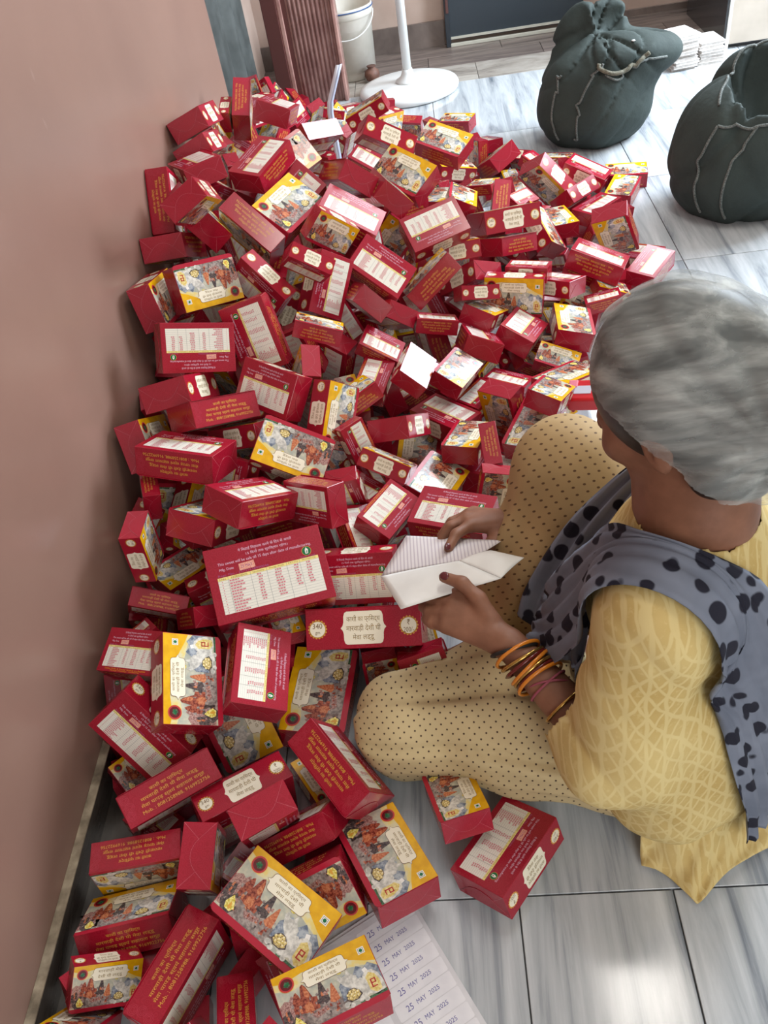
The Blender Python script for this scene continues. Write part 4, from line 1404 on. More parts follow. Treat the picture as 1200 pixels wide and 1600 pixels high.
    def obj(self, name, lo, hi, h, mat, parent=None, keep=None, solid=0.0, smooth=2):
        V, F = self.net(lo, hi, h, keep)
        for _ in range(smooth):          # light Laplacian pass over the net
            acc = np.zeros_like(V)
            cn = np.zeros(len(V))
            for a, b in ((0, 1), (1, 2), (2, 3), (3, 0)):
                np.add.at(acc, F[:, a], V[F[:, b]]); np.add.at(cn, F[:, a], 1)
                np.add.at(acc, F[:, b], V[F[:, a]]); np.add.at(cn, F[:, b], 1)
            V = V * .5 + acc / np.maximum(cn, 1)[:, None] * .5
        o = mesh_obj(name, V, F.tolist(), mat, parent, smooth=True)
        if solid:
            md = o.modifiers.new('thickness', 'SOLIDIFY')
            md.thickness = solid
            md.offset = 1.0
        return o


def sheet(name, grid, mat, parent=None, solid=0.0015):
    """grid[i][j] of points -> cloth or paper sheet"""
    ni, nj = len(grid), len(grid[0])
    V = [tuple(p) for row in grid for p in row]
    F = [(i * nj + j, i * nj + j + 1, (i + 1) * nj + j + 1, (i + 1) * nj + j) for i in range(ni - 1) for j in range(nj - 1)]
    o = mesh_obj(name, V, F, mat, parent, smooth=True)
    if solid:
        md = o.modifiers.new('thickness', 'SOLIDIFY')
        md.thickness = solid
        md.offset = 0.0
    return o


def spline(pts, n):
    P = np.array(pts, float)
    m = len(P)
    out = []
    for s in np.linspace(0, m - 1, n):
        i = min(int(s), m - 2)
        u = s - i
        p0, p1, p2, p3 = P[max(i - 1, 0)], P[i], P[i + 1], P[min(i + 2, m - 1)]
        out.append(.5 * (2 * p1 + (p2 - p0) * u + (2 * p0 - 5 * p1 + 4 * p2 - p3) * u * u + (3 * p1 - p0 - 3 * p2 + p3) * u ** 3))
    return np.array(out)


# ---------------------------------------------------------------- the seated woman
t = NT('skin', 0.5, 0.35)
sk = t.noise(t.co(), 22, 4)
t.base(t.ramp(sk, [(0.35, lin((120, 80, 60))), (0.65, lin((140, 96, 74)))]))
t.b.inputs['Subsurface Weight'].default_value = 0.06
t.b.inputs['Subsurface Radius'].default_value = (0.02, 0.008, 0.005)
t.bump(t.noise(t.co(), 380, 3), 0.06, 0.001)
M_skin = t.m
M_hair = NT('hair', 0.4, 0.4)
hs = M_hair.noise(M_hair.co((1, 1, 1)), 160, 3)
M_hair.base(M_hair.ramp(hs, [(0.35, lin((16, 13, 12))), (0.7, lin((40, 34, 32)))]))
M_hair = M_hair.m
M_nail = plain('nail_varnish', (92, 36, 40), 0.25)

# translucent scarf: dark hair shows through the thin weave, folds look whiter
t = NT('thin_scarf', 0.75, 0.2)
fv = t.co((1.0, 1.0, 1.0))
tcn = t.n('ShaderNodeTexCoord')


def axis_co(t, tcn, axes):
    cb = t.n('ShaderNodeCombineXYZ')
    for i, a_ in enumerate(axes):
        d_ = t.n('ShaderNodeVectorMath', operation='DOT_PRODUCT')
        t.l(tcn.outputs['Object'], d_.inputs[0])
        d_.inputs[1].default_value = tuple(a_)
        t.l(d_.outputs['Value'], cb.inputs[i])
    return cb.outputs[0]


wv = t.noise(axis_co(t, tcn, ((-3.2, 2.4, -2.2), (18, 32, 4), (-17, 4, 36))), 1.0, 5, 0.55, 0.3)
fine = t.noise(fv, 700, 2)
t.base(t.ramp(wv, [(0.36, lin((158, 164, 162))), (0.70, lin((206, 209, 204)))]))
tr = t.n('ShaderNodeBsdfTransparent')
ms = t.n('ShaderNodeMixShader')
op = t.ramp(wv, [(0.38, (0.27, 0.27, 0.27, 1)), (0.70, (0.64, 0.64, 0.64, 1))])
t.l(op, ms.inputs[0])
t.l(tr.outputs[0], ms.inputs[1])
t.l(t.b.outputs[0], ms.inputs[2])
t.l(ms.outputs[0], t.out.inputs['Surface'])
t.bump(wv, 0.35, 0.010)
M_scarf = t.m

# yellow kurta with a pale lattice print
t = NT('yellow_print_cotton', 0.8, 0.2)
rot = (0.9, 0.0, 0.55)
c0 = t.noise(t.co((1, 1, 1)), 9, 3)
base = t.ramp(c0, [(0.35, lin((190, 162, 100))), (0.65, lin((206, 182, 122)))])
ln = []
for rz, sc_ in ((0.75, 62), (-0.75, 62), (0.0, 40)):
    w = t.n('ShaderNodeTexWave')
    w.wave_type = 'BANDS'
    w.bands_direction = 'X'
    w.inputs['Scale'].default_value = sc_ / 6.28 * 2
    w.inputs['Distortion'].default_value = 1.6
    w.inputs['Detail'].default_value = 1.5
    w.inputs['Detail Scale'].default_value = 2.0
    t.l(t.co((1, 1, 1), rot=(0.9, 0.0, rz)), w.inputs['Vector'])
    ln.append(t.ramp(w.outputs['Fac'], [(0.84, (0, 0, 0, 1)), (0.95, (1, 1, 1, 1))]))
lat = t.mix(1.0, ln[0], ln[1], 'LIGHTEN')
lat = t.mix(1.0, lat, ln[2], 'LIGHTEN')
fl_ = t.noise(t.co(), 120, 3)
flm = t.ramp(fl_, [(0.56, (0, 0, 0, 1)), (0.66, (0.8, 0.8, 0.8, 1))])
lat = t.mix(0.6, lat, flm, 'LIGHTEN')
t.base(t.mix(t.math('MULTIPLY', lat, 0.38), base, lin((230, 216, 162))))
t.bump(t.noise(t.co(), 900, 2), 0.08, 0.0006)
M_kurta = t.m


def dotted(name, rot, scale, rad, stretch=(1, 1, 1), base=(204, 184, 140), dot=(70, 50, 40)):
    t = NT(name, 0.72, 0.25)
    v = t.co(stretch, rot=rot)
    vo = t.n('ShaderNodeTexVoronoi')
    vo.voronoi_dimensions = '2D'
    vo.inputs['Scale'].default_value = scale
    vo.inputs['Randomness'].default_value = 0.12
    t.l(v, vo.inputs['Vector'])
    f = t.ramp(vo.outputs['Distance'], [(rad, (1, 1, 1, 1)), (rad + 0.05, (0, 0, 0, 1))])
    n0 = t.noise(t.co(), 7, 3)
    bc = t.ramp(n0, [(0.3, lin(tuple(int(x * .93) for x in base))), (0.7, lin(base))])
    t.base(t.mix(f, bc, lin(dot)))
    t.bump(t.noise(t.co(), 1000, 2), 0.06, 0.0006)
    return t.m


M_sal_l = dotted('dotted_trouser_cotton', (-0.67, 0.0, 0.75), 84, 0.10)
M_sal_r = dotted('dashed_trouser_cotton', (-0.80, 0.0, -0.35), 80, 0.12, (0.75, 1.25, 1), (178, 150, 106), (96, 70, 48))

t = NT('spotted_dupatta', 0.75, 0.2)
vo = t.n('ShaderNodeTexVoronoi')
vo.inputs['Scale'].default_value = 30
vo.inputs['Randomness'].default_value = 0.85
dn = t.n('ShaderNodeTexNoise')
dn.inputs['Scale'].default_value = 40
dvec = t.co((1, 1, 0.8))
t.l(dvec, vo.inputs['Vector'])
f = t.ramp(vo.outputs['Distance'], [(0.335, (1, 1, 1, 1)), (0.385, (0, 0, 0, 1))])
n0 = t.noise(t.co(), 10, 3)
t.base(t.mix(f, t.ramp(n0, [(0.35, lin((104, 110, 124))), (0.65, lin((126, 132, 146)))]), lin((34, 34, 46))))
M_dup = t.m

hc = np.array([0.243, 0.735, 0.708])
hf = nrm((-0.68, 0.60, -0.42))
hl = nrm(np.cross((0, 0, 1), hf))
hu = np.cross(hf, hl)
FR = np.array([hf, hl, hu])


def H(a, b, c):
    return hc + hf * a + hl * b + hu * c


neck = np.array([0.268, 0.700, 0.565])
shL, shR = np.array([0.205, 0.600, 0.500]), np.array([0.345, 0.815, 0.495])
elL, wrL = np.array([0.158, 0.560, 0.262]), np.array([0.045, 0.705, 0.320])
elR, wrR = np.array([0.300, 1.075, 0.330]), np.array([0.066, 0.965, 0.305])
hipL, hipR = np.array([0.250, 0.640, 0.125]), np.array([0.315, 0.790, 0.125])
knL, anL = np.array([-0.125, 0.728, 0.085]), np.array([0.140, 0.850, 0.050])
knR, anR = np.array([0.162, 0.985, 0.400]), np.array([0.045, 0.930, 0.075])

body = Blob()
body.ell(H(-.012, 0, .026), (.094, .076, .098), FR, .01)
body.ell(H(.030, 0, -.040), (.060, .054, .078), FR, .03)
body.cap(H(.066, 0, -.100), H(.052, 0, -.085), .020, .030, .02)          # chin
body.chain([H(.086, 0, .012), H(.106, 0, -.022)], [.008, .0115], .012)   # nose
for s in (-1, 1):
    body.ell(H(.072, .030 * s, .006), (.014, .016, .010), FR, .012)      # brow and lids
    body.ell(H(.064, .036 * s, -.030), (.022, .022, .020), FR, .02)      # cheek
    body.ell(H(-.010, .076 * s, -.016), (.017, .008, .030), FR, .006)    # ear
    body.ell(H(-.004, .084 * s, -.014), (.006, .005, .013), FR, .003, cut=True)
body.ell(H(.084, 0, -.056), (.010, .021, .006), FR, .008)
body.ell(H(.081, 0, -.068), (.010, .018, .006), FR, .008)
body.cap(H(-.030, 0, -.050), neck, .052, .056, .03)
body.chain([neck, (0.275, 0.700, 0.42), (0.290, 0.690, 0.16)], [.06, .095, .11], .05)
body.cap(shL, shR, .045, .045, .04)
body.chain([shL, elL, wrL], [.044, .037, .0235], .02)
body.chain([shR, elR, wrR], [.044, .037, .0235], .02)
body.chain([hipL, knL, anL], [.075, .052, .032], .03)
body.chain([hipR, knR, anR], [.075, .052, .034], .03)
# feet
body.chain([anR, (0.005, 0.915, 0.034), (-0.055, 0.905, 0.020)], [.034, .026, .020], .02)
for i in range(5):
    body.cap((-0.050, 0.889 + i * .009, 0.017), (-0.073, 0.884 + i * .0095, 0.013), .0085, .0070 if i else .0085, .004)
body.chain([anL, (0.185, 0.905, 0.030), (0.225, 0.955, 0.018)], [.032, .026, .020], .02)


def hand(b, wrist, knuckles, fingers, thumb, r0=.0092):
    wrist = np.array(wrist, float)
    for kx in knuckles:
        b.cap(wrist + (np.array(kx) - wrist) * .12, kx, .0185, .0115, .010)
    for kx, f in zip(knuckles, fingers):
        pts = [kx] + list(f)
        b.chain(pts, [.0100, .0090, .0082, .0072][:len(pts)], .004)
    b.chain(thumb, [.0150, .0112, .0100, .0085][:len(thumb)], .007)


hand(body, wrL, [(-.022, .790, .342), (-.035, .777, .338), (-.043, .762, .333), (-.047, .745, .327)],
     [[(-.052, .813, .334), (-.066, .826, .322)], [(-.066, .800, .326), (-.078, .815, .314)],
      [(-.072, .783, .320), (-.082, .800, .308)], [(-.068, .762, .316), (-.078, .778, .306)]],
     [(.018, .742, .338), (.004, .768, .356), (-.018, .789, .369), (-.044, .807, .3655)])
hand(body, wrR, [(.002, .952, .322), (-.002, .972, .318), (.002, .990, .310), (.010, 1.004, .300)],
     [[(-.022, .930, .328), (-.036, .904, .3235)], [(-.030, .958, .318), (-.050, .940, .302)],
      [(-.028, .980, .306), (-.048, .965, .290)], [(-.018, .995, .292), (-.036, .985, .278)]],
     [(.045, .940, .298), (.020, .918, .292), (-.006, .905, .293), (-.028, .893, .297)])

person = body.obj('person', (-.17, .45, -.005), (.46, 1.16, .90), .0034, M_skin, smooth=1)
tag(person, 'seated woman in yellow kurta and dotted trousers, grey scarf over hair, holding papers', 'person')

# nails of the fingers that show
def nail(p, d, r=.0062):
    d = nrm(d)
    u = nrm(np.cross(d, (0.2, -0.6, 0.75)))
    w = np.cross(u, d)
    bm = bmesh.new()
    bmesh.ops.create_uvsphere(bm, u_segments=10, v_segments=6, radius=1)
    for v in bm.verts:
        q = np.array(p) + d * v.co.x * r * 1.2 + u * v.co.y * r + w * v.co.z * .0022
        v.co = Vector(q)
    bm_obj('nail', bm, M_nail, person, True)


nail((-.043, .8025, .3735), (-.026, .018, -.004), .0066)
nail((-.037, .901, .331), (-.014, -.026, -.004), .0055)

# hair under the scarf and around the face
hair = Blob()
hair.ell(H(-.016, 0, .030), (.1035, .086, .104), FR, .01)
hair.ell(H(-.115, 0, -.002), (.050, .055, .050), FR, .03)
hair.cap(H(-.05, .05, -.06), H(-.07, .03, -.075), .03, .03, .02)
hair.cap(H(-.05, -.05, -.06), H(-.07, -.03, -.075), .03, .03, .02)


def hair_keep(V):
    q = (V - hc) @ FR.T
    return (q[:, 2] * .145 - q[:, 0] * .180) / .2311 > -.044 + .020 * np.cos(q[:, 1] * 26)


ho = hair.obj('hair', hc - .24, hc + .24, .005, M_hair, person, hair_keep)


def scarf_fold(P):
    q = (P - hc) @ FR.T
    an = np.arctan2(q[:, 2] + .02, -(q[:, 0] + .14))
    return .0016 * np.sin(an * 17 + 2.0 * np.sin(q[:, 1] * 22)) + .0009 * np.sin(an * 37 + q[:, 1] * 40)


scarf = Blob()
scarf.ell(H(-.020, 0, .030), (.110, .094, .111), FR, .02)
scarf.ell(H(-.125, 0, -.004), (.064, .068, .062), FR, .05)
scarf.cap(H(-.06, .045, -.055), H(-.10, .02, -.07), .044, .04, .03)
scarf.cap(H(-.06, -.045, -.055), H(-.10, -.02, -.07), .044, .04, .03)
scarf.fold = scarf_fold


def scarf_keep(V):
    q = (V - hc) @ FR.T
    wav = .005 * np.sin(q[:, 1] * 50) + .003 * np.sin(q[:, 0] * 70)
    return (q[:, 2] * .145 - q[:, 0] * .180) / .2311 > .004 + wav


so = scarf.obj('head_scarf', hc - .26, hc + .26, .0045, M_scarf, person, scarf_keep)
tube('scarf_clip', scarf.push(np.array([(.318, .776, .760), (.328, .784, .742), (.332, .786, .720), (.328, .780, .700)]), .006, 10, True), [.010, .016, .016, .010], plain('pink_clip', (226, 84, 104), .5), person, 12)

# ---- trousers
def fold_l(P):
    ax = nrm(knL - hipL)
    s = (P - hipL) @ ax
    c = (P - hipL) - s[:, None] * ax
    an = np.arctan2(c[:, 2], c[:, 1])
    amp = .011 * np.clip(1.25 - s / .46, .35, 1)
    ph = an * 3.2 + s * 4 + .9 * np.sin(s * 9)
    return amp * (1.6 * np.exp(-np.sin(ph) ** 2 / .09) + .4 * np.sin(ph * 2.3 + 1)) + .0015 * np.sin(s * 60 + an * 3)


sal = Blob()
sal.chain([hipL + np.array([0, .012, 0]), (0.06, 0.706, 0.108), knL + np.array([0, .01, 0])], [.112, .102, .080], .05)
sal.chain([knL + np.array([-.012, .008, -.004]), (0.02, 0.805, 0.075), anL], [.080, .078, .052], .05)
sal.cap(hipL, hipR, .11, .11, .05)
sal.fold = fold_l


def sal_keep(V):
    return (V[:, 2] > .0035)


sl = sal.obj('trouser_leg', (-.26, .46, -.02), (.46, .98, .30), .0055, M_sal_l, person, sal_keep)


def fold_r(P):
    ax = nrm(anR - knR)
    s = (P - knR) @ ax
    c = (P - knR) - s[:, None] * ax
    an = np.arctan2(c[:, 1], c[:, 0])
    return .005 * np.clip(s / .2 + .15, .1, 1) * np.sin(an * 8 + s * 5)


sar = Blob()
sar.chain([hipR, (0.245, 0.885, 0.27), knR], [.112, .098, .074], .04)
sar.chain([knR, (0.130, 0.945, 0.25), anR + np.array([.012, 0, .03])], [.077, .092, .080], .04)
sar.fold = fold_r
sr = sar.obj('trouser_leg', (-.06, .66, -.02), (.48, 1.12, .52), .0055, M_sal_r, person, lambda V: V[:, 2] > .045)

# ---- kurta
def fold_k(P):
    a = P @ nrm((.35, -.3, 1.0))
    b = P @ nrm((1, .6, 0))
    c = P @ nrm((.5, -.8, .3))
    ph = a * 24 + 2.2 * np.sin(b * 15)
    return .0065 * np.exp(-np.sin(ph) ** 2 / .06) * (.3 + .7 * np.sin(c * 14) ** 2) + .0022 * np.sin(b * 60 + a * 22)


ku = Blob()
ku.chain([neck + np.array([0, 0, -.012]), (0.275, 0.700, 0.43), (0.292, 0.690, 0.25), (0.300, 0.685, 0.12)], [.068, .118, .122, .140], .06)
ku.cap(shL, shR, .064, .062, .05)
ku.chain([shL, elL, elL + (wrL - elL) * .36], [.066, .062, .046], .03)
ku.chain([shR, elR, elR + (wrR - elR) * .40], [.062, .055, .044], .03)
ku.cap((0.215, 0.592, 0.30), (0.246, 0.604, 0.122), .072, .098, .06)
ku.fold = fold_k
cuffL = elL + (wrL - elL) * .40
cuffR = elR + (wrR - elR) * .44
axL, axR = nrm(wrL - elL), nrm(wrR - elR)


def ku_keep(V):
    q = V - neck
    r = np.linalg.norm(q - np.outer(q @ hu * 0 + q[:, 2], (0, 0, 1)), axis=1)
    hole = (r < .066 + .25 * np.maximum(q[:, 2] - .0, 0)) & (q[:, 2] > -.045 - .25 * (q @ nrm((-.86, .5, 0))))
    cl = ((V - cuffL) @ axL > 0) & (np.linalg.norm(V - cuffL, axis=1) < .09)
    cr = ((V - cuffR) @ axR > 0) & (np.linalg.norm(V - cuffR, axis=1) < .09)
    return ~hole & ~cl & ~cr & (V[:, 2] > .006)


ko = ku.obj('kurta', (.02, .40, -.01), (.52, 1.18, .64), .0055, M_kurta, person, ku_keep, .0012)

# skirt of the kurta spread over the floor behind her
G_ = []
top = spline([(0.212, 0.560), (0.245, 0.545), (0.300, 0.545), (0.360, 0.570), (0.430, 0.620), (0.480, 0.68)], 34)
bot = spline([(0.208, 0.512), (0.240, 0.498), (0.268, 0.462), (0.282, 0.458), (0.330, 0.498), (0.395, 0.528), (0.470, 0.560), (0.53, 0.62)], 34)
for i in range(22):
    u = i / 21
    row = []
    for j in range(34):
        v = j / 33
        xy = top[j] + (bot[j] - top[j]) * u
        z = .007 + .075 * (1 - u) ** 2.6 + (.017 * math.sin(v * 15 + u * 4) ** 2 + .006 * math.sin(v * 37 - u * 5) ** 2) * (1 - .75 * u)
        row.append((xy[0], xy[1], max(z, .003)))
    G_.append(row)
sheet('kurta_skirt', G_, M_kurta, ko, .0014)

# ---- dupatta over the left shoulder
allg = Blob()
allg.p = ku.p + sal.p + sar.p
path = spline([(0.085, 0.770, 0.285), (0.106, 0.715, 0.360), (0.150, 0.682, 0.470), (0.196, 0.640, 0.545), (0.250, 0.610, 0.525),
               (0.298, 0.598, 0.430), (0.338, 0.585, 0.310), (0.374, 0.570, 0.180), (0.400, 0.560, 0.070)], 70)
G_ = []
for i, p in enumerate(path):
    tn = nrm(path[min(i + 1, 69)] - path[max(i - 1, 0)])
    g_ = allg.grad(p[None])[0]
    wd = nrm(np.cross(tn, g_))
    s = i / 69
    wdt = .082 - .022 * math.exp(-((s - .45) / .2) ** 2)
    row = []
    for j in range(22):
        v = j / 21 - .5
        q = p + wd * v * 2 * wdt * .8
        row.append(q)
    G_.append(row)
G_ = np.array(G_)
sh_ = G_.shape
flat = allg.push(G_.reshape(-1, 3), .010, 10)
sI, sJ = np.meshgrid(np.linspace(0, 1, sh_[0]), np.linspace(-.5, .5, sh_[1]), indexing='ij')
rip = .006 * np.sin(sJ.ravel() * 34 + 3 * np.sin(sI.ravel() * 9)) * (.35 + .65 * np.abs(sI.ravel() - .42) * 1.7)
flat = flat + allg.grad(flat) * (rip + .004)[:, None]
flat[:, 2] = np.maximum(flat[:, 2], .006)
sheet('dupatta', flat.reshape(sh_), M_dup, person, .0014)
# its other end hangs down the front between chest and raised knee
path = spline([(0.235, 0.830, 0.520), (0.205, 0.835, 0.470), (0.165, 0.835, 0.400), (0.130, 0.820, 0.330), (0.105, 0.800, 0.265), (0.100, 0.780, 0.225)], 40)
G_ = []
for i, p in enumerate(path):
    s = i / 39
    wd = nrm((.55, -.80, -.15))
    row = []
    for j in range(24):
        v = j / 23 - .35
        q = p + wd * v * (.05 + .13 * s) + np.array((-.6, -.3, .6)) * .008 * math.sin(v * 26 + s * 3)
        row.append(q)
    G_.append(row)
G_ = np.array(G_)
flat = allg.push(G_.reshape(-1, 3), .007, 10)
sheet('dupatta_end', flat.reshape(G_.shape), M_dup, person, .0014)

# ---- bangles, bracelets, threads
def bangle(name, c, ax, r, th, mat, tilt=(0, 0, 0)):
    ax = nrm(np.array(ax) + np.array(tilt))
    u = nrm(np.cross(ax, (0, 0, 1)))
    w = np.cross(ax, u)
    pts = [np.array(c) + (u * math.cos(a) + w * math.sin(a)) * r for a in np.linspace(0, 2 * math.pi, 33)[:-1]]
    return tube(name, pts, th, mat, person, 8, closed=True)


M_bo = plain('orange_bangle', (206, 122, 34), 0.15)
M_br = plain('maroon_bangle', (96, 26, 22), 0.15)
M_bg = NT('gold_bangle', 0.2, 0.5, 0.9).base(lin((190, 150, 80))).m
M_bb = plain('black_thread', (28, 24, 22), 0.6)
M_th = plain('pink_thread', (150, 70, 84), 0.7)
for i, (f_, m_, r_, tl) in enumerate(((.94, M_bo, .034, (.02, .05, 0)), (.89, M_bg, .033, (.02, .02, .04)), (.85, M_br, .033, (0, .02, .03)), (.81, M_bo, .034, (-.02, .0, .02)),
                                      (.77, M_bg, .033, (.01, 0, 0)), (.735, M_br, .033, (.0, .02, .0)), (.70, M_bo, .036, (.03, .0, -.02)), (.98, M_bb, .033, (.08, .0, .03)))):
    c = elL + (wrL - elL) * f_ + np.array((0, 0, -.004))
    bangle('bangle', c, wrL - elL, r_, .0027, m_, tl)
bangle('wrist_thread', elL + (wrL - elL) * .62, wrL - elL, .0305, .0018, M_th)
bangle('wrist_thread', elL + (wrL - elL) * .605, wrL - elL, .0305, .0016, M_th, (.1, .05, 0))
bangle('bead_bracelet', elL + (wrL - elL) * .44, wrL - elL, .0335, .0026, M_bg)
bangle('black_bracelet', wrR + (elR - wrR) * .06, elR - wrR, .0265, .0030, M_bb)
bangle('neck_cord', neck + np.array((-.004, .0, .012)), (-.1, .15, 1), .0605, .0018, plain('maroon_cord', (88, 26, 30), .6))

# ---- the papers in her hands
M_paper = mottled('white_paper', (214, 212, 206), (226, 224, 218), 12, 0.6)
M_paper2 = NT('printed_paper', 0.6, 0.3)
wv_ = M_paper2.n('ShaderNodeTexWave')
wv_.bands_direction = 'X'
wv_.inputs['Scale'].default_value = 55
wv_.inputs['Distortion'].default_value = 0.6
M_paper2.l(M_paper2.co((1, .25, 0), rot=(0, 0, -.15)), wv_.inputs['Vector'])
M_paper2.base(M_paper2.ramp(wv_.outputs['Fac'], [(0.45, lin((206, 198, 196))), (0.95, lin((176, 164, 168)))]))
M_paper2 = M_paper2.m


def patch(A, B, C, D, n=14, bow=(0, 0, 0)):
    A, B, C, D = map(np.array, (A, B, C, D))
    return [[(A * (1 - u) + B * u) * (1 - v) + (D * (1 - u) + C * u) * v + np.array(bow) * math.sin(math.pi * u) * math.sin(math.pi * v * .9 + .2)
             for u in np.linspace(0, 1, n)] for v in np.linspace(0, 1, n)]


pp = empty('held_paper', (-.03, .86, .31))
Pm = pp.matrix_world
off = np.array((-.03, .86, .31))


def rel(g_):
    return [[np.array(p) - off for p in r] for r in g_]


sheet('printed_sheet', rel(patch((-.147, .868, .312), (-.106, .958, .306), (.052, .922, .311), (.004, .868, .334), bow=(0, 0, .004))), M_paper2, pp, .0006)
sheet('plain_sheet', rel(patch((-.148, .866, .313), (-.020, .852, .349), (.040, .802, .357), (-.113, .777, .336), bow=(0, 0, .006))), M_paper, pp, .0006)
sheet('folded_tail', rel(patch((-.020, .853, .3485), (.030, .880, .336), (.079, .850, .345), (.040, .803, .3565), bow=(.0, .004, .010))), M_paper, pp, .0006)
tag(pp, 'folded white printed papers held in both hands over the heap', 'paper')

# ---------------------------------------------------------------- green canvas bags
t = NT('green_canvas', 0.78, 0.25)
n0 = t.noise(t.co(), 6, 4)
n1 = t.noise(t.co(), 260, 2)
c = t.ramp(n0, [(0.3, lin((40, 48, 46))), (0.7, lin((58, 67, 64)))])
t.base(t.mix(t.math('MULTIPLY', n1, 0.25), c, lin((74, 84, 82))))
t.bump(t.noise(t.co(), 22, 5), 0.35, 0.012)
M_canvas = t.m
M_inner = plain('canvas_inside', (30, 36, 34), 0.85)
M_seam = mottled('seam_binding', (62, 68, 66), (116, 120, 116), 300, 0.8)
M_strap = mottled('webbing_strap', (84, 82, 70), (120, 116, 100), 260, 0.8)


def canvas_bag(name, base, parts, cuts, fold, lo, hi, seams, label):
    b = Blob()
    for q in parts:
        b.ell(*q)
    for q in cuts:
        b.ell(q[0], q[1], None, .01, True)
    b.fold = fold
    V, F = b.net(np.array(lo), np.array(hi), .0085, lambda P: P[:, 2] > -.001)
    V[:, 2] = np.maximum(V[:, 2], .001)
    off = np.array((base[0], base[1], 0.0))
    root = empty(name, tuple(off))
    o = mesh_obj('bag_body', V - off, F.tolist(), M_canvas, root, smooth=True)
    outer = Blob()
    outer.p = [q for q in b.p if q[0] != 'x']
    outer.fold = fold
    for pts in seams:
        P = outer.push(spline(pts, 40), .0025, 12, True)
        P[:, 2] = np.maximum(P[:, 2], .006)
        s = tube('seam', P - off, .0042, M_seam, root, 8)
    tag(root, label, 'bag', 'green canvas bags')
    return root, b, off


def fold1(P):
    x, y, z = P[:, 0] - .63, P[:, 1] - 3.34, P[:, 2]
    an = np.arctan2(y, x)
    up = np.clip((z - .20) / .16, 0, 1)
    ph = an * 3.5 + 14 * z + 1.5 * np.sin(an * 2 + 9 * z)
    gr = np.exp(-np.sin(ph) ** 2 / .05)
    g2 = np.exp(-np.sin(an * 2.1 - 21 * z + 2 * np.sin(x * 9)) ** 2 / .04)
    return up * (.020 * gr + .012 * g2) + .007 * g2 * np.clip(.5 + z * 2, 0, 1) + .004 * np.sin(an * 5)


r1, b1, o1 = canvas_bag('canvas_bag', (.62, 3.33),
                        [((.625, 3.335, .125), (.215, .190, .165), None, .05), ((.640, 3.345, .225), (.205, .170, .120), None, .05), ((.770, 3.36, .275), (.175, .125, .080), None, .06),
                         ((.575, 3.40, .345), (.105, .060, .105), None, .05), ((.665, 3.43, .385), (.090, .040, .070), None, .05), ((.700, 3.27, .305), (.120, .075, .050), None, .05)],
                        [((.690, 3.365, .43), (.080, .055, .085)), ((.845, 3.37, .365), (.075, .05, .045))], fold1, (.36, 3.06, -.02), (1.0, 3.60, .53),
                        [[(.47, 3.22, .29), (.43, 3.20, .16), (.45, 3.19, .02)], [(.60, 3.17, .30), (.535, 3.15, .19), (.525, 3.15, .02)],
                         [(.60, 3.17, .30), (.68, 3.17, .25), (.76, 3.20, .29), (.86, 3.25, .28)]],
                        'dark green canvas bag with crumpled slouching top, near the white fan')
P = b1.push(spline([(.60, 3.19, .30), (.66, 3.18, .27), (.73, 3.19, .28), (.79, 3.22, .31)], 30), .005, 10, True)
tube('handle', P - o1, .0075, M_strap, r1, 8)
lathe('rivet', [(.0, .003), (.006, .0025), (.0075, 0)], plain('rivet', (210, 212, 210), .3), r1, 12, tuple(b1.push(np.array([[.73, 3.22, .36]]), .002, 8, True)[0] - o1))


def fold2(P):
    x, y, z = P[:, 0] - .97, P[:, 1] - 2.64, P[:, 2]
    an = np.arctan2(y, x)
    gr = np.exp(-np.sin(z * 9 + 1.6 * np.sin(an * 1.5) + .6) ** 2 / .05)
    g2 = np.exp(-np.sin(an * 2.4 + z * 7) ** 2 / .04)
    return .012 * gr + .008 * g2 * np.clip(z * 4, 0, 1) + .003 * np.sin(an * 7 + 9 * z)


r2, b2, o2 = canvas_bag('canvas_bag', (.97, 2.63),
                        [((0.97, 2.625, 0.138), (.235, .215, .19), None, .06), ((0.985, 2.64, 0.2484), (.215, .19, .15), None, .06), ((1.035, 2.73, 0.3542), (.15, .07, .09), None, .05)],
                        [((1.025, 2.59, 0.3956), (.145, .145, .17))], fold2, (0.675, 2.35, -0.0184), (1.32, 3.04, .54),
                        [[(0.825, 2.5, 0.3082), (0.77, 2.49, 0.184), (0.795, 2.49, 0.0276)], [(0.925, 2.45, 0.3128), (0.855, 2.425, 0.2024), (0.84, 2.42, 0.092), (0.865, 2.435, 0.0184)],
                         [(0.825, 2.5, 0.3082), (0.875, 2.47, 0.3082), (0.945, 2.445, 0.3128), (1.045, 2.435, 0.3128), (1.135, 2.45, 0.3082)],
                         [(0.84, 2.55, 0.345), (0.895, 2.65, 0.368), (0.945, 2.72, 0.4048), (1.045, 2.75, 0.437)]],
                        'dark green canvas bag standing open with stitched rim, beside the heap edge')
mesh_obj('bag_lining', [(q[0] - o2[0], q[1] - o2[1], q[2]) for q in ((0.895, 2.49, 0.24104), (1.135, 2.49, 0.24104), (1.155, 2.69, 0.24104), (0.915, 2.69, 0.24104))], [(0, 1, 2, 3)], M_inner, r2)

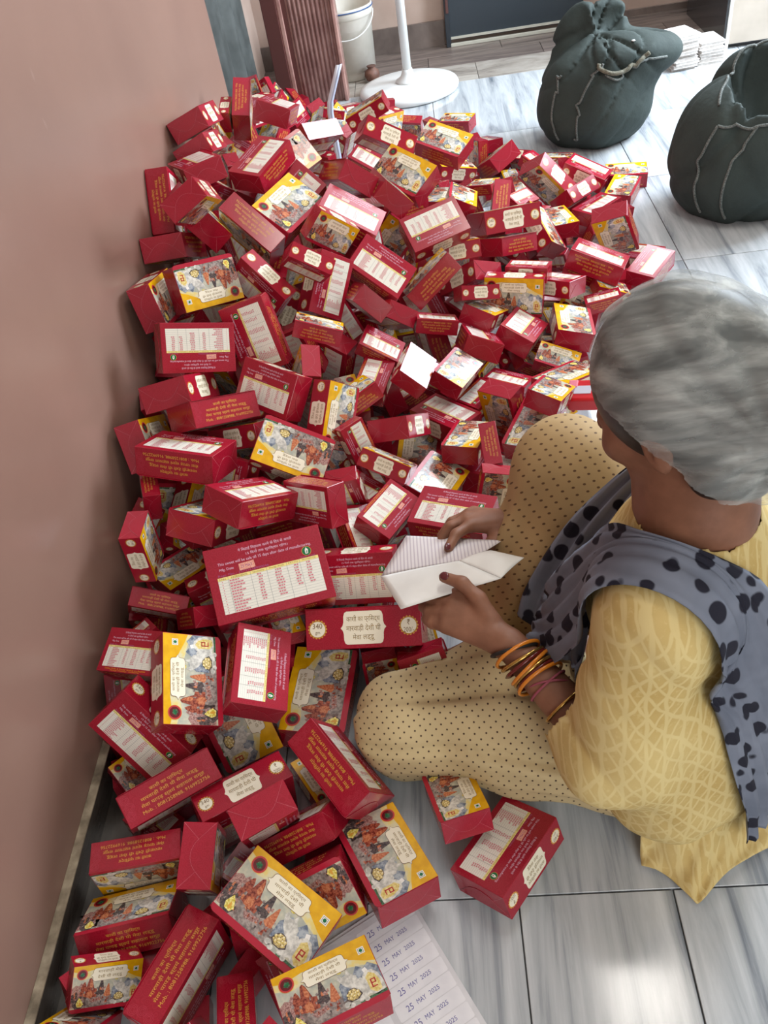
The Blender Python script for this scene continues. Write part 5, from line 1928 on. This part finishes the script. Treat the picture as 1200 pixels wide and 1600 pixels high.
# ---------------------------------------------------------------- pedestal fan
M_fan = mottled('white_plastic', (222, 224, 222), (232, 233, 230), 5, 0.32)
fx, fy = -0.083, 4.19
fan = empty('pedestal_fan', (fx, fy, 0))
lathe('fan_base', [(.215, .0), (.232, .004), (.236, .018), (.230, .030), (.205, .036), (.12, .043), (.075, .047)], M_fan, fan, 64)
lathe('base_collar', [(.062, .046), (.058, .055), (.036, .068), (.027, .085), (.024, .10)], M_fan, fan, 40)
tube('fan_pole', [(0, 0, .07), (0, 0, 1.15)], .0205, M_fan, fan, 24)
lathe('pole_clamp', [(.026, .74), (.030, .75), (.030, .80), (.026, .81)], M_fan, fan, 24)
bm = bmesh.new()
bmesh.ops.create_uvsphere(bm, u_segments=20, v_segments=12, radius=.075)
for v in bm.verts:
    v.co = Vector((v.co.x, v.co.y * 1.3 + .02, v.co.z + 1.22))
bm_obj('fan_motor', bm, M_fan, fan, True)
for k in range(3):
    a0 = k * 2 * math.pi / 3
    g_ = []
    for i in range(8):
        rr_ = .03 + .15 * i / 7
        g_.append([(rr_ * math.cos(a0 + (j / 5 - .5) * (1.1 - .05 * i)), -.11 + .03 * (j / 5 - .5), 1.22 + rr_ * math.sin(a0 + (j / 5 - .5) * (1.1 - .05 * i))) for j in range(6)])
    sheet('fan_blade', g_, plain('fan_blade', (190, 204, 214), .3), fan, .002)
for yy, rr_ in ((-.15, .12), (-.13, .19), (-.10, .205), (-.06, .19)):
    tube('guard_ring', [(rr_ * math.cos(a), yy, 1.22 + rr_ * math.sin(a)) for a in np.linspace(0, 2 * math.pi, 49)[:-1]], .0022, M_fan, fan, 6, closed=True)
for k in range(16):
    a = 2 * math.pi * k / 16
    tube('guard_wire', [(.03 * math.cos(a), -.155, 1.22 + .03 * math.sin(a)), (.12 * math.cos(a), -.15, 1.22 + .12 * math.sin(a)), (.205 * math.cos(a), -.10, 1.22 + .205 * math.sin(a)), (.10 * math.cos(a), -.03, 1.22 + .10 * math.sin(a))], .0015, M_fan, fan, 5)
tag(fan, 'white pedestal fan with round base and slim pole behind the heap', 'fan')

# ---------------------------------------------------------------- bucket, pot, paper packet
M_bucket = mottled('bucket_plastic', (212, 208, 196), (224, 220, 210), 9, 0.4)
bk = lathe('bucket', [(.100, .0), (.105, .004), (.128, .27), (.133, .275), (.137, .28), (.137, .315), (.132, .32), (.127, .315), (.118, .04), (.0, .035)], M_bucket, None, 48, (0, 0, 0))
bk.location = (-0.362, 4.555, 0)
tag(bk, 'white plastic bucket with blue rim line beside the fluted door frame', 'bucket')
tube('rim_band', [(.1385 * math.cos(a), .1385 * math.sin(a), .308) for a in np.linspace(0, 2 * math.pi, 49)[:-1]], .003, plain('blue_band', (62, 92, 140), .4), bk, 8, closed=True)
tube('bucket_handle', [(.139 * math.cos(a), -.02 - .139 * abs(math.sin(a)), .29 - .09 * math.sin(a)) for a in np.linspace(0, math.pi, 25)], .003, M_fan, bk, 8)
pot = lathe('clay_pot', [(.018, 0), (.03, .008), (.038, .028), (.034, .048), (.020, .058), (.017, .062), (.021, .068), (.019, .070), (.0, .060)], mottled('clay', (104, 72, 60), (128, 92, 78), 40, .6), None, 28)
pot.location = (-0.262, 4.425, 0)
tag(pot, 'small round brown clay pot beside the fan base', 'pot')
lathe('pot_rim', [(.0195, .066), (.0225, .068), (.0225, .071), (.0195, .072)], plain('pot_rim', (92, 62, 52), .6), pot, 24)
sp = empty('plastic_strip', (-0.338, 3.01, 0.0))
g1, g2 = [], []
for i in range(14):
    z_ = .487 * i / 13
    c_ = np.array((.056 * max(0, z_ - .36) / .125, -.03 * z_ / .487, z_))
    g1.append([c_ + np.array((-.011, 0, .0)), c_ + np.array((0, -.003, 0))])
    g2.append([c_ + np.array((0, -.003, 0)), c_ + np.array((.010, .004, .0))])
M_film = plain('pale_film', (214, 220, 232), .25)
sheet('strip_leaf', g1, M_film, sp, .0012)
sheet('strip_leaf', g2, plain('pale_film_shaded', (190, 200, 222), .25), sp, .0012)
tag(sp, 'pale folded plastic strip standing up among boxes at the fluted frame', 'packaging')

# ---------------------------------------------------------------- cupboard and booklets at the far right
cab = empty('cupboard', (1.35, 4.12, 0))
box('side_panel', (-.012, .004, .0), (.006, .62, 1.6), M_cabdark, cab, .001)
box('front_panel', (.012, .0, .02), (.85, .018, 1.6), M_cab, cab, .002)
box('edge_strip', (-.002, -.004, .0), (.012, .014, 1.6), M_edge, cab, .001)
box('top_board', (-.012, .0, 1.6), (.85, .62, 1.62), M_cab, cab, .002)
box('back_panel', (.0, .60, .0), (.85, .615, 1.6), M_cab, cab)
box('plinth', (.012, .03, .0), (.85, .6, .02), M_cabdark, cab)
tag(cab, 'beige cupboard with dark side panel and white front edge', 'cupboard')
M_pages = mottled('booklet_pages', (186, 178, 172), (206, 200, 194), 120, .7)
M_cover = mottled('booklet_cover', (196, 190, 184), (214, 210, 206), 30, .5)
rb = random.Random(8)
for (bx, by, nb, rz0, nm) in ((1.115, 4.00, 11, .18, 'left'), (1.235, 4.03, 7, .10, 'right')):
    z = 0.0
    for k in range(nb):
        th = .0125
        e = empty('booklet', (bx + rb.uniform(-.006, .006), by + rb.uniform(-.006, .006), z))
        e.rotation_euler = (0, 0, rz0 + rb.uniform(-.07, .07))
        box('pages', (-.052, -.072, .0012), (.052, .072, th - .0012), M_pages, e)
        box('cover', (-.054, -.074, th - .0012), (.054, .074, th - .0002), M_cover, e, .0003, 1)
        box('cover', (-.054, -.074, 0), (.054, .074, .0011), M_cover, e, .0003, 1)
        z += th
        nth = ['top', 'second', 'third', 'fourth', 'fifth', 'sixth', 'seventh', 'eighth', 'ninth', 'tenth', 'lowest'][nb - 1 - k]
        st = 'taller' if nm == 'left' else 'lower'
        tag(e, ('pale booklet on top of the %s stack by the cupboard' % st) if k == nb - 1 else ('%s pale booklet counted down from the top of the %s stack' % (nth, st)), 'booklet', 'booklets stacked by the cupboard')

# bright red pouch box by the raised knee
M_rp = plain('bright_red_plastic', (198, 24, 34), .25)
rc = box('red_case', (-.036, -.03, -.02), (.036, .03, .02), M_rp, None, .006, 3)
rc.location = (0.285, 1.50, 0.145)
rc.rotation_euler = (.25, -.15, -.35)
tag(rc, 'bright red plastic case with silver tape beside the raised knee', 'case')
box('silver_tape', (-.022, -.012, .0195), (.018, .010, .0212), plain('silver_tape', (196, 200, 214), .25), rc)
box('pink_tab', (-.034, .006, .012), (-.014, .026, .0235), plain('pink_tab', (226, 130, 150), .4), rc, .002)

# ---------------------------------------------------------------- sheets of date stickers on the floor
M_back = mottled('sticker_backing', (206, 206, 210), (216, 216, 220), 20, .35)
M_stk = mottled('sticker_paper', (222, 222, 227), (230, 230, 234), 30, .55)
M_ink = plain('stamp_ink', (96, 92, 158), .6)
MAT['stk'], MAT['ink'] = M_stk, M_ink
SW, SL_ = 0.205, 0.290
sv = bpy.data.meshes.new('label_sticker')
p_ = Print((0, 0, .0004), (.092, 0, 0), (0, -.0215, 0), (0, 0, 1), .00012)
p_.poly([(.02, 0), (.98, 0), (1, .08), (1, .92), (.98, 1), (.02, 1), (0, .92), (0, .08)], 'stk', 1)
p_.text('25', .22, .5, .11, .40, 'ink', 2, .0)
p_.text('MAY', .43, .47, .16, .30, 'ink', 2, .0)
p_.text('2025', .66, .45, .18, .28, 'ink', 2, .04)
sm = p_.mesh('label_sticker')


def sticker_sheet(loc, rz, z, label, tilt=0.0):
    o = bm_obj('sticker_sheet', box_bm((-SW, -SL_, 0), (0, 0, .0004)), M_back)
    o.location = (loc[0], loc[1], z)
    o.rotation_euler = (0, tilt, rz)
    for cx in (-SW + .006, -SW + .107):
        for r_ in range(12):
            s = link(bpy.data.objects.new('label_sticker', sm), o)
            s.location = (cx, -.010 - r_ * .0228, 0)
    tag(o, label, 'sticker sheet', 'date sticker sheets on the floor')
    return o


dirv = math.atan2(-0.181, 0.105) + math.pi / 2
sticker_sheet((-0.146, 0.492), dirv, 0.0022, 'top sheet of white date stickers stamped 25 MAY on the marble floor')
sticker_sheet((-0.150, 0.497), dirv + .012, 0.0012, 'white sticker sheet lying just under the top date sticker sheet')
